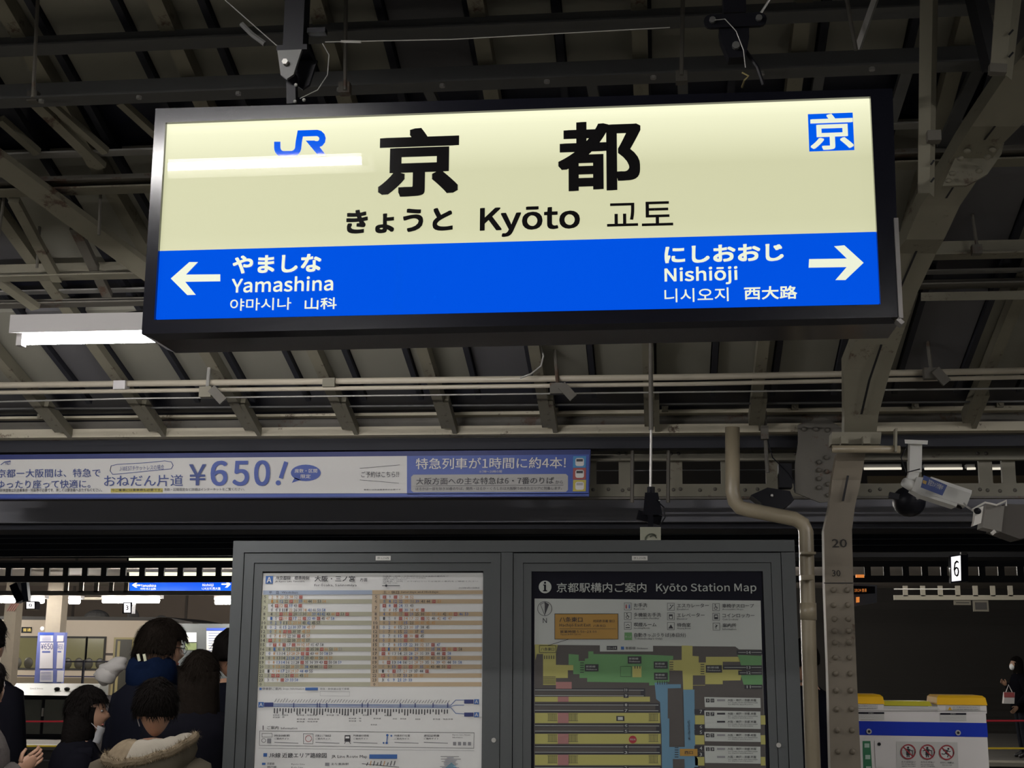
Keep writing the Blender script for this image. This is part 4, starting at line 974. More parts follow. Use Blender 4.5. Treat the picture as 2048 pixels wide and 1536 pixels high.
TT('大阪・三ノ宮',545,295,805,333,k_,.02); TT('方面',838,309,885,332,k_,.01); TT('for Ōsaka, Sannomiya',542,346,815,367,k_,.016)
for i,(y,x1) in enumerate(((298,1410),(309,1260),(320,1140),(331,1600),(342,1080))): 
    TT('列車名・行先・のりばについては当日の案内をご確認ください　'[:int(8+(x1-985)/30)],985,y-4,x1,y+4,k_,0)
LF.line(m,[(980,359),(1095,359)],4,k_,-4); LF.disc(m,1007,359,8,k_,-3,10)
TT('2024年3月16日改正',1475,368,1610,379,k_,0)
LF.poly(m,[(212,390),(916,388),(916,415),(212,417)][::-1],tb_bl,-5); LF.poly(m,[(916,388),(1630,388),(1629,413),(916,415)][::-1],tb_o,-5)
TT('平　日',250,394,312,413); TT('Weekdays',332,396,437,413,k_,0); TT('土・休日',985,392,1090,411); TT('Saturdays and Holidays',1102,392,1343,410,k_,0)
WK={5:'2 9 20 25 38 52 59',6:'1 8 12 22 29 31 39 41 44 50 53 54',7:'4 8 12 24 33 43 56',7.5:'0 6 11 18 22 26 30 38 41 46 50 58',8:'4 6 10 15 17 20 25 30 35 39 41 42 43 44 46 53 57',9:'1 5 8 10 14 17 22 29 32 40 42 45 47 58',10:'0 2 9 11 15 21 30 40 42 45 57',11:'0 2 8 15 21 30 37 38 45 57',12:'0 7 8 15 22 30 37 45 57',13:'0 7 8 15 22 30 37 45 57',14:'0 7 8 15 22 30 37 45 57',15:'0 7 8 15 17 22 30 32 37 45 47 58',16:'0 1 6 8 15 16 21 29 31 35 38 44 46 50 58 59',17:'0 8 13 14 21 28 29 35 39 43 44 50 58 59',18:'0 8 13 14 21 28 29 35 39 43 44 50 58 59',19:'0 8 13 14 16 21 28 29 35 36 39 43 44 50 58 59',20:'0 9 13 14 21 28 29 35 38 43 44 50 58 59',21:'1 6 14 17 21 29 37 44 49 55',22:'3 6 9 17 21 29 35 43 51',23:'3 6 9 21 29 33 58'}
def trow(ent,y,x,step,seed):
    rr=random.Random(seed)
    for i,s in enumerate(ent.split()):
        xx=x+i*step; c=rr.random()
        if c<.16: R_(xx-11,y-10,xx+11,y+11,rd,-4); TT(s,xx-8,y-7,xx+8,y+7,tb_oh,0)
        else: TT(s,xx-(6 if len(s)<2 else 11),y-10,xx+(6 if len(s)<2 else 11),y+10,k_ if c<.42 else (bu if c<.62 else (og if c<.9 else gy)),.014)
ry=lambda h: 432 if h==5 else (460 if h==6 else 542+28.35*(h-8))
for h in list(range(5,24))+[24]:
    y = 502 if h==7 else ry(h); hh = 28 if h==7 else 14.2
    xl2 = 212-(y-278)*.052*1.0; xm=916-(y-400)*.02; xr2=1630-(y-388)*.014
    if h%2==0:
        LF.poly(m,[(xl2,y-hh),(xm,y-hh),(xm,y+hh),(xl2,y+hh)][::-1],tb_g,-6); LF.poly(m,[(xm,y-hh),(xr2,y-hh),(xr2,y+hh),(xm,y+hh)][::-1],tb_o,-6)
    LF.poly(m,[(xl2,y-hh),(xl2+42,y-hh),(xl2+42,y+hh),(xl2,y+hh)][::-1],tb_h,-5); LF.poly(m,[(xm,y-hh),(xm+50,y-hh),(xm+50,y+hh),(xm,y+hh)][::-1],tb_oh,-5)
    s=str(h if h<24 else 0); w2=7 if len(s)<2 else 13
    TT(s,xl2+22-w2,y-10,xl2+22+w2,y+10,k_,.012); TT(s,xm+26-w2,y-10,xm+26+w2,y+10,k_,.012)
    if h<24:
        trow(WK[h],y-(14 if h==7 else 0),xl2+68,30.5,h); trow(' '.join(WK[h].split()[:max(5,len(WK[h].split())-1)]),y-(14 if h==7 else 0),xm+80,35.5,h+50)
        if h==7: trow(WK[7.5],y+14,xl2+68,30.5,99); trow('0 8 15 22 30 38 45 52',y+14,xm+80,35.5,98)
# stops diagram
R_(188,1018,203,1032,bu,-4); TT('停車駅ご案内',207,1016,330,1033); TT('Stops Information',340,1018,478,1034,k_,0); R_(484,1017,566,1034,bu,-4)
TT('特急・新快速は全て停車',580,1019,768,1032,k_,0)
LF.line(m,[(580,1040),(770,1042),(770,1072),(580,1070)],1.2,gy,-4,True)
for y in (1122,1130,1138): LF.line(m,[(275,y),(1425,y+8),(1455,y-25 if y<1130 else y+ (0 if y==1130 else 45)),(1510,y-25 if y<1130 else y+(0 if y==1130 else 48))],3.5,bu,-4)
for x in (410,562,578,622,852,888,1098,1194,1309,1404): R_(x-3,1116,x+3,1146,navy,-3)
R_(182,1110,216,1144,bu,-3); TT('A',188,1116,210,1138,pw,.01,-2); R_(218,1113,278,1141,navy,-4)
for y in (1094,1178): R_(1510,y,1570,y+26,navy,-4); R_(1574,y-2,1606,y+30,bu,-3); TT('A',1580,y+3,1600,y+24,pw,.01,-2)
rr=random.Random(3)
for k in range(62):
    x=285+k*18.3; LF.line(m,[(x,1112+k*.1),(x+14,1092+rr.uniform(-6,4)+k*.1)],2.6,k_,-4); hgt=rr.uniform(18,44); R_(x-3.5,1150+k*.12,x+3.5,1150+hgt+k*.12,k_,-4)
for x,y,w2 in ((275,1190,100),(430,1190,130),(430,1216,145),(622,1190,80),(735,1190,30),(766,1212,80),(766,1228,80),(855,1190,30),(925,1212,48),(995,1192,45),(1050,1214,26),(1098,1214,38),(1195,1216,32),(1308,1216,130),(430,1232,135),(275,1204,75),(907,1252,40)):
    TT('新快速・特急停車'[:max(3,int(w2/14))],x,y,x+w2,y+9,k_,0)
LF.line(m,[(212,1262),(212,1290)],5,k_,-4); TT('ご案内',238,1264,312,1287); TT('Information',328,1272,434,1286,k_,0)
LF.line(m,[(190,1297),(1574,1308),(1572,1408),(188,1390)],2,k_,-4,True)
for x0,s1 in ((285,'時刻検索'),(550,'近畿エリア路線図'),(795,'列車運行情報'),(1060,'列車走行位置'),(1250,'遅延証明書')):
    TT(s1,x0,1320,x0+100,1334,k_,.004); TT('ご案内サイト',x0,1340,x0+95,1353,k_,0); LF.line(m,[(x0,1370),(x0+155,1376)],4,gy,-4)
LF.ring(m,216,1358,13,2.5,k_,-3,14); R_(238,1345,264,1376,gy,-4); LF.line(m,[(472,1315),(535,1316),(533,1380),(472,1379)],2,k_,-4,True); LF.ring(m,505,1346,20,3,rd,-3,14); LF.line(m,[(205,1312),(270,1312),(270,1336),(205,1336)],2,k_,-4,True)
R_(738,1324,775,1365,k_,-4); R_(744,1332,769,1345,pw,-3); LF.line(m,[(745,1366),(737,1380)],3,k_,-4); LF.line(m,[(768,1366),(778,1380)],3,k_,-4)
LF.line(m,[(1015,1322),(1012,1350),(1010,1380)],6,bu,-4); LF.disc(m,1014,1324,8,bu,-3,10); LF.disc(m,1010,1374,8,bu,-3,10); LF.disc(m,1040,1328,6,bu,-3,10); LF.disc(m,990,1374,6,bu,-3,10)
TT('Kyoto Line News',1435,1318,1550,1328,k_,0); TT('Information',1435,1334,1500,1343,k_,0)
for x in (1438,1470,1502,1534): R_(x,1368,x+20,1390,gy,-4)
LF.line(m,[(183,1408),(1575,1424)],1.5,gy,-4)
R_(214,1440,238,1463,bu,-3); TT('JR線 近畿エリア路線図',248,1438,622,1470,k_,.012); TT('JR Line Route Map',654,1452,885,1476,k_,.004); R_(898,1448,1078,1476,bu,-3)
R_(205,1502,228,1516,bu,-3); TT('京都線',238,1500,285,1516,k_,.005); TT('神戸線',238,1522,298,1536,k_,.005); TT('Kyoto Line',395,1506,482,1518,k_,0); TT('Kobe Line',395,1526,470,1538,k_,0); R_(612,1502,640,1522,gy,-4); TT('主な乗換駅',650,1503,765,1517,k_,0)
for k in range(9): LF.line(m,[(880+k*22,1520),(888+k*22,1490 if k%3 else 1500)],5,og if k%4==1 else k_,-4)
LF.line(m,[(850,1508),(1090,1530)],3,k_,-4); LF.poly(m,[(1428,1500),(1360,1560),(1490,1560)],mat('map_lake',(0.2,.38,.45),.5),-4)
for k in range(10): LF.line(m,[(1400-rr.uniform(0,60),1462+k*8),(1440+rr.uniform(0,50),1462+k*8)],2.5,navy if k%2 else k_,-3)
m.build('print',None,tt)
# --- station map poster (1010+.31x , 1060+.31y)
MF = Face(YN,(468,1082),(1588,1080),(1607,1536),(445,1536),(1010,1060,.31)); MF.e=.0008
mk=mat('map_black',(0.008,.008,.014),.6,spec=.1); mw=mat('map_white',(0.40,.42,.39),.4); my=mat('map_yellow',(0.36,.34,.10),.5); mg=mat('map_green',(.10,.24,.09),.5); md=mat('map_dark',(.062,.055,.05),.5); mp=mat('map_pink',(.30,.14,.13),.5); mb_=mat('map_blue',(.10,.21,.30),.5); mo=mat('map_orange',(.34,.19,.03),.5); mr=mat('map_red',(.30,.02,.03),.5); mt=mat('map_text_black',(.02,.02,.025),.5)
m=MB(); u0,v0=MF.uv(168,262); u1,_=MF.uv(1658,262)
m.use(mk).add([MF.p3(u0,vbot*.95,-7),MF.p3(u1,vbot*.95,-7),MF.p3(u1,v0,-7),MF.p3(u0,v0,-7)],[(0,1,2,3)])
sm=m.build('station_map_poster',None,nb); sm['label']='black station map sheet'
m=MB(); R2=lambda x0,y0,x1,y1,mm,l=-5: MF.rect(m,x0,y0,x1,y1,mm,l)
PL=lambda pts,mm,l=-4: MF.poly(m,pts[::-1],mm,l)
T2=lambda s,x0,y0,x1,y1,mm=mt,b=.006,l=-1,r=1: MF.text(m,s,x0,y0,x1,y1,mm,l,b,r)
MF.disc(m,258,367,41,mw,-5,28); R2(252,352,264,392,mk,-3); R2(246,352,262,358,mk,-3); R2(245,388,271,395,mk,-3); MF.disc(m,258,340,7,mk,-3,12)
T2('京都駅構内ご案内',333,340,912,402,mw,.006,-3,3); T2('Kyōto Station Map',975,344,1622,410,mw,.006,-3,3)
PL([(190,442),(1650,455),(1658,760),(1690,1700),(186,1700)],mw,-6)
MF.ring(m,256,507,46,3,mt,-4); PL([(256,462),(284,480),(256,552)],mt,-3); MF.line(m,[(256,550),(228,480),(256,466)],3,mt,-3); T2('N',244,568,270,600,mt,.01); T2('S',252,466,262,478,mt,0)
R2(321,541,729,704,mo,-4); MF.line(m,[(321,541),(729,541),(729,704),(321,704)],3,mt,-3,True)
T2('八条東口',352,562,500,594,mt,.012); T2('Hachijō East Exit',352,603,553,628,mt,.008); T2('时间表 到着 窗口',570,578,706,596,mt,0); T2('八条东口',570,610,648,626,mt,0); MF.line(m,[(350,638),(716,638)],2,mt,-3)
T2('営業時間 5:50~23:00',356,647,592,665,mt,.008); T2('Open 5:50~23:00',356,669,490,681,mt,0)
for x,y,a_,b_,wd in ((770,470,'お手洗','Restroom',86),(770,532,'多機能お手洗','Accessible Facility',175),(770,595,'喫煙ルーム','Smoking Room',145),(1048,472,'エスカレーター','Escalator',205),(1048,534,'エレベーター','Elevator',178),(1048,597,'待合室','Waiting Room',88),(1340,474,'車椅子スロープ','Accessible Slope',205),(1340,537,'コインロッカー','Coin Lockers',208),(1342,600,'案内所','Information',88)):
    MF.line(m,[(x,y),(x+44,y),(x+44,y+46),(x,y+46)],2,mt,-4,True); T2(a_,x+62,y+2,x+62+wd,y+28,mt,.010); T2(b_,x+62,y+33,x+62+min(wd,len(b_)*8.5),y+45,mt,0)
    if a_=='お手洗': MF.disc(m,x+12,y+14,4,mr,-3,8); R2(x+8,y+18,x+16,y+36,mr,-3); MF.disc(m,x+32,y+14,4,bu,-3,8); R2(x+28,y+18,x+36,y+36,bu,-3)
    elif a_=='案内所': MF.disc(m,x+22,y+23,20,mw,-3,16); T2('?',x+13,y+10,x+31,y+36,mt,.02,0)
    elif 'スロープ' in a_ or '多機能' in a_: MF.ring(m,x+20,y+30,9,3,mt,-3,12); MF.disc(m,x+16,y+8,4,mt,-3,8); MF.line(m,[(x+17,y+12),(x+20,y+24),(x+32,y+26)],3,mt,-3)
    elif a_=='エスカレーター': MF.line(m,[(x+8,y+38),(x+18,y+36),(x+34,y+14),(x+40,y+12)],5,mt,-3); MF.disc(m,x+20,y+14,4,mt,-3,8)
    elif a_=='エレベーター': R2(x+10,y+10,x+34,y+40,mt,-3); R2(x+14,y+22,x+30,y+37,mw,-2)
    elif a_=='待合室': PL([(x+6,y+38),(x+22,y+12),(x+38,y+38)],mt,-3)
    elif a_=='コインロッカー': R2(x+10,y+8,x+34,y+38,mt,-3); R2(x+14,y+14,x+30,y+24,mw,-2)
    else: MF.line(m,[(x+8,y+34),(x+36,y+34)],5,mt,-3); MF.line(m,[(x+10,y+22),(x+24,y+14),(x+34,y+24)],3,mt,-3)
R2(771,661,819,710,mg,-4); T2('きっぷ',776,682,814,696,mw,.004,-2); T2('自動きっぷうりば(本日分)',834,664,1166,694,mt,.010); T2("Tickets(today's Only)",834,694,1015,710,mt,0)
# map body
PL([(190,740),(1486,752),(1510,770),(1656,772),(1690,1700),(186,1700)],md,-5)
PL([(192,738),(340,740),(328,800),(328,870),(440,872),(440,905),(405,905),(405,955),(328,955),(328,1000),(245,1000),(245,800),(205,800),(195,840)],my); PL([(410,800),(475,805),(475,845),(515,845),(515,830),(537,828),(537,783),(570,783),(570,800),(930,805),(1085,812),(1085,835),(1060,840),(1060,980),(1000,985),(1000,1000),(930,1003),(930,985),(530,980),(530,955),(480,955),(480,930),(440,930),(440,872),(410,870)],mg)
PL([(1140,745),(1210,747),(1210,812),(1250,815),(1250,855),(1296,855),(1296,818),(1505,818),(1520,850),(1405,850),(1405,890),(1530,905),(1520,970),(1405,972),(1405,995),(1292,995),(1292,938),(1212,938),(1212,1030),(1150,1030),(1145,908),(1060,905),(1060,840),(1140,838)],my)
PL([(1500,805),(1656,812),(1656,880),(1525,878)],mg); PL([(1520,930),(1660,935),(1662,1000),(1540,998)],mg)
PL([(1212,1000),(1292,1000),(1292,1003),(1212,1003)],my,-3)
for y,s in ((790,'14'),(887,'13'),(921,'12'),(1012,'11')):
    x0={'14':1495,'13':1405,'12':1505,'11':1545}[s]; R2(x0,y-14,1660,y+14,mt,-3); MF.line(m,[(x0+10,y),(1655,y)],3,mw,-2); R2(1555,y-12,1590,y+12,mt,-1); T2(s,1560,y-9,1585,y+9,mw,.01,0)
R2(430,1003,1000,1006,md,-3.7) ; PL([(965,985),(1050,985),(1050,995),(1135,995),(1135,1020),(1050,1022),(1060,1120),(1060,1400),(1160,1400),(1150,1030),(1222,1030),(1228,1450),(1245,1480),(1245,1700),(1015,1700),(1010,1300),(1000,1110),(975,1090)],mb_,-3)
PL([(1050,1022),(1145,1022),(1155,1390),(1085,1390),(1085,1220),(1050,1215)],md,-2); R2(1085,1478,1160,1700,md,-2)
yy=1020
for y,a_,b_,xr3 in ((1022,'10','9',905),(1118,'8','7',1000),(1252,'6','5',1005),(1388,'4','3',1008),(1524,'2','1',1010)):
    R2(192,y,xr3,y+(54 if y==1022 else 62),mt,-4); MF.line(m,[(192,y+10),(xr3-10,y+12)],3.5,mw,-3); R2(192,y+18,xr3-30,y+42,md,-3); MF.line(m,[(192,y+46),(xr3-10,y+48)],3.5,mw,-3)
    for s,yy2 in ((a_,y+10),(b_,y+47)): R2(765,yy2-14,797,yy2+14,mt,-2); T2(s,772,yy2-9,790,yy2+9,mw,.01,-1)
for y0,y1,xr3 in ((1076,1108,935),(1180,1246,1000),(1315,1380,1005),(1450,1518,1005),(1586,1660,1010)):
    R2(192,y0,xr3,y1,my,-4); R2(340,y0,410,y1,mp,-3)
    if y1-y0>40:
        for xa_ in (278,412,930): 
            for k in range(7): R2(xa_+k*8.5,y0+6,xa_+2.5+k*8.5,y1-14,mt,-3)
            MF.line(m,[(xa_-4,y0+6),(xa_+60,y0+6)],2,mt,-3); MF.line(m,[(xa_-4,y1-14),(xa_+60,y1-14)],2,mt,-3)
R2(328,980,430,1024,mp,-3)
for k in range(6): R2(246,945+k*9,326,948+k*9,mt,-2)
for xx,yy3,n in ((252,810,5),(982,975,5)):
    for k in range(n): R2(xx+k*15,yy3,xx+5+k*15,yy3+22,mt,-2)
for xx,yy3,n in ((485,855,5),(1062,850,4),(1262,865,5),(1095,1402,5)):
    for k in range(n): R2(xx,yy3+k*15,xx+24,yy3+5+k*15,mt,-1)
for x0,y0,x1,y1 in ((515,866,603,912),(792,815,880,862),(960,848,1050,895),(962,920,1050,968),(1296,872,1400,920)): R2(x0,y0,x1,y1,mt,-2); T2('新幹線',x0+8,y0+8,x1-20,y0+22,mw,0,-1); T2('Shinkansen',x0+8,y0+27,x1-10,y0+38,mw,0,-1)
R2(612,738,955,784,mw,-3); R2(656,748,724,774,mt,-2); T2('11~14',664,754,716,768,mw,.006,-1); R2(748,752,768,772,bu,-2); T2('新幹線',778,752,842,772,mt,.006); T2('Shinkansen',850,757,922,769,mt,0)
MF.line(m,[(745,880),(815,880),(815,945),(745,945)],2,mt,-2,True); R2(822,880,880,950,my,-3)
for k in range(3): R2(836+k*16,876,841+k*16,894,mt,-2)
R2(222,746,328,790,my,-2); MF.line(m,[(222,746),(328,746),(328,790),(222,790)],3,mt,-1,True); T2('八条東口',232,758,318,780,mt,.014,0); MF.line(m,[(278,745),(412,704)],3,mt,-1)
MF.disc(m,824,1352,25,mr,-2,20); T2('現在地',806,1345,842,1358,mw,.004,-1); R2(718,1200,770,1232,mt,-2); R2(728,1206,760,1226,mw,-1)
R2(1128,1412,1242,1458,mo,-1); T2('西口',1158,1426,1212,1446,mt,.014,0)
T2('東西自由通路',1180,1220,1194,1360,mt,0,0); 
for y,s in ((1172,'7'),(1270,'6'),(1305,'5'),(1408,'4'),(1448,'3'),(1545,'2')): R2(1222,y-16,1292,y+16,mt,-2); T2(s,1256,y-11,1272,y+11,mw,.01,-1)
for y0,y1 in ((1196,1256),(1324,1384),(1464,1520)): R2(1226,y0,1286,y1,my,-3); R2(1650,y0,1680,y1,my,-3)
for y0,y1,rows_ in ((1078,1148,1),(1165,1284,2),(1303,1368,1),(1392,1508,2)):
    PL([(1286,y0),(1648,y0+6),(1650,y1),(1290,y1-5)],mw,-1)
    num={1078:'9 10',1165:'6 7',1303:'4 5',1392:'2 3'}[y0]
    for k,nn in enumerate(num.split()): R2(1296+k*30,y0+10,1320+k*30,y0+34,mt,0); T2(nn,1301+k*30,y0+14,1315+k*30,y0+30,mw,.006,1)
    for r in range(rows_):
        yy4=y0+14+r*52; R2(1368,yy4,1420,yy4+12,mt if y0==1165 else gy,0); T2('大阪・神戸・京都 方面',1436,yy4-2,1620,yy4+14,mt,.006,1); T2('for Osaka, Kobe and Sannomiya',1440,yy4+18,1630,yy4+27,mt,0,1); T2('for Kyoto and Kusatsu',1440,yy4+30,1600,yy4+38,mt,0,1)
m.build('print',None,sm)
# ---------------------------------------------------------------- rope gate
YR = 8.80
for nm,py,cr,lab,yr in (('red_rope',1443,(0.55,0.035,0.05),'thin red rope stretched along the platform edge',1441.5),('yellow_rope',1492,(0.75,0.55,0.05),'thin yellow rope stretched along the platform edge',1497)):
    A=P(-80,py,YR); B=P(2130,yr,YR)
    o=MB().tube([A,B],.0062,8).build(nm,mat(nm,cr,.4),None,True,origin=A); tag(o,lab,'rope')
YHs = 8.45
hs = thing('gate_housing','grey rope-gate housing with yellow tops and a blue band','gate',(P(1820,1500,YHs).x,YHs,0))
HF = Face(YHs,(1668,1410),(1972,1411),(1979,1536),(1667,1536),(1690,1370,.1748)); HF.e=.002
hg = mat('housing_grey',(0.72,0.69,0.655),.5,var=.03); hy=mat('housing_yellow',(0.9,0.50,0.015),.65,spec=.2); hy2=mat('housing_lemon',(0.66,0.60,0.05),.4); hb=mat('housing_blue',(0.004,0.03,0.42),.5,spec=.2); hw=mat('housing_white',(0.55,0.54,0.5),.4)
xL,xR = P(1668,1480,YHs).x, P(1975,1480,YHs).x
zy = lambda py: P(1820,py,YHs).z
MB().box(xL,xR,YHs,YHs+.28,0,zy(1417)).build('body',hg,hs)
for x0,x1 in ((1668,1767),(1874,1972)):
    a_,b_=P(x0,1400,YHs).x,P(x1,1400,YHs).x; MB().box(a_,b_,YHs-.002,YHs+.28,zy(1425),zy(1408)).build('upper_housing',hg,hs)
    z0_,z1_=zy(1408.5),zy(1390)
    MB().loft([[Vector((a_-.005,YHs-.012,z0_)),Vector((b_+.004,YHs-.012,z0_)),Vector((b_+.004,YHs+.31,z0_)),Vector((a_-.005,YHs+.31,z0_))],
               [Vector((a_,YHs-.006,z1_-.012)),Vector((b_-.004,YHs-.006,z1_-.012)),Vector((b_-.004,YHs+.30,z1_-.012)),Vector((a_,YHs+.30,z1_-.012))],
               [Vector((a_+.012,YHs+.012,z1_)),Vector((b_-.018,YHs+.012,z1_)),Vector((b_-.018,YHs+.28,z1_)),Vector((a_+.012,YHs+.28,z1_))]]).build('yellow_cap',hy,hs)
a_,b_=P(1769,1400,YHs).x,P(1866,1400,YHs).x
MB().loft([[Vector((a_,YHs+.03,zy(1412))),Vector((b_,YHs+.03,zy(1412))),Vector((b_,YHs+.27,zy(1412))),Vector((a_,YHs+.27,zy(1412)))],[Vector((a_-.003,YHs+.06,zy(1403))),Vector((b_-.01,YHs+.06,zy(1403))),Vector((b_-.01,YHs+.24,zy(1403))),Vector((a_-.003,YHs+.24,zy(1403)))]]).build('centre_cover',hy2,hs)
m=MB(); HF.poly(m,[(-100,410),(160,412),(1622,435),(1635,597),(165,572),(-100,570)][::-1],hb,1); m.build('blue_band',None,hs)
m=MB(); HF.poly(m,[(440,240),(1050,245),(1085,282),(440,268)][::-1],hw,2); HF.line(m,[(145,296),(1615,302)],4,mat('groove_grey',(.12,.12,.11),.5),2); HF.line(m,[(145,285),(1615,291)],3,hw,2)
for x0,y0 in ((150,310),(1088,320)):
    HF.rect(m,x0,y0,x0+297,y0+88,hw,2); HF.rect(m,x0,y0,x0+297,y0+20,mk,3); 
    for k in range(14): HF.disc(m,x0+35+k*17,y0+50+(k*7%3)*5,2.2,MC['groove_grey'],3,6)
    HF.text(m,'音声案内',x0+115,y0+4,x0+175,y0+16,hw,4)
HF.rect(m,150,228,375,275,hw,2); HF.text(m,'駆け込み乗車はやめましょう',150,234,350,246,ink,3); HF.text(m,'Please do not rush for the train',150,260,355,272,ink,3)
HF.rect(m,1150,238,1545,296,hw,2); HF.poly(m,[(1198,246),(1222,286),(1175,286)],hy,3); HF.text(m,'!',1195,256,1201,282,ink,4,.01); HF.text(m,'ロープに寄りかからないでください',1235,248,1510,262,ink,3); HF.text(m,'Do not lean against the ropes',1235,272,1522,286,ink,3)
m.build('printed_labels',None,hs)
for x,y in ((272,530),(1290,545)):
    c=HF.pt(x,y,0); l=MB().tube([c+Vector((0,.01,0)),c+Vector((0,-.012,0))],.016,14).build('lock',galv,hs); MB().tube([c+Vector((0,-.011,0)),c+Vector((0,-.0145,0))],.008,10).build('keyhole',black,l)
m=MB(); gr=mat('safety_green',(0.01,.16,.06),.4)
HF.poly(m,[(200,640),(290,640),(325,1200),(215,1200)][::-1],gr,1)
for y in (668,800,930,1060): HF.rect(m,222+(y-668)*.07,y,278+(y-668)*.07,y+48,mat('green_sign_white',(.4,.55,.45),.4),2)
m.build('green_strip',None,hs)
a_=HF.pt(335,640,0); b_=HF.pt(440,940,0); d=MB().box(a_.x,b_.x,YHs-.006,YHs,b_.z,a_.z).build('access_flap',hg,hs); c=HF.pt(388,675,4); MB().tube([c,c+Vector((0,-.004,0))],.010,12).build('flap_lock',black,d)
m=MB(); HF.poly(m,[(585,645),(1285,655),(1305,1100),(590,1100)][::-1],hw,1)
pr=mat('prohibit_red',(.30,.01,.02),.4)
for i,(cx,cy) in enumerate(((720,762),(940,765),(1160,770))):
    HF.disc(m,cx,cy,82,mat('sign_face_white',(.6,.6,.57),.4),2,28)
    mkk=ink
    if i<2:
        HF.disc(m,cx,cy-46,13,mkk,3,12); HF.poly(m,[(cx-18,cy-32),(cx+18,cy-32),(cx+22,cy+40),(cx-22,cy+40)][::-1],mkk,3)
        HF.line(m,[(cx-14,cy-25),(cx-50,cy-10 if i else cy-45)],10,mkk,3); HF.line(m,[(cx+14,cy-25),(cx+48,cy-12 if i else cy-5)],10,mkk,3)
        for k in range(3): HF.line(m,[(cx-70,cy-12+k*18),(cx+70,cy-12+k*18)],3,MC['groove_grey'],2.5)
        HF.rect(m,cx+44,cy-20,cx+58,cy+45,MC['groove_grey'],3); HF.line(m,[(cx-8,cy+38),(cx-12,cy+62)],12,mkk,3); HF.line(m,[(cx+8,cy+38),(cx+12,cy+62)],12,mkk,3)
    else:
        HF.disc(m,cx+20,cy-40,12,mkk,3,12); HF.line(m,[(cx+10,cy-25),(cx-8,cy+15)],20,mkk,3); HF.line(m,[(cx-8,cy+15),(cx+22,cy+28),(cx+10,cy+55)],10,mkk,3); HF.line(m,[(cx-10,cy+12),(cx-30,cy+22),(cx-58,cy+15)],10,mkk,3); HF.line(m,[(cx+10,cy-20),(cx+35,cy-8),(cx+48,cy-16)],8,mkk,3); HF.line(m,[(cx+4,cy-22),(cx-25,cy-30),(cx-38,cy-14)],8,mkk,3)
    HF.ring(m,cx,cy,80,14,pr,5,32); HF.line(m,[(cx-56,cy-56),(cx+56,cy+56)],13,pr,4)
for s,x0,x1,y in (('たてかけない',645,805,878),('のりださない',865,1025,880),('かけこみ禁止',1088,1245,886)): HF.text(m,s,x0,y-10,x1,y+12,ink,3,.004)
for s,x0,x1,y in (('Do not lean objects',648,808,905),('against the ropes',650,806,928),('Do not lean over',866,1015,910),('the ropes',866,1025,932),('Do not rush',1115,1220,915)): HF.text(m,s,x0,y-7,x1,y+7,ink,3)
m.build('prohibition_signs',None,hs)

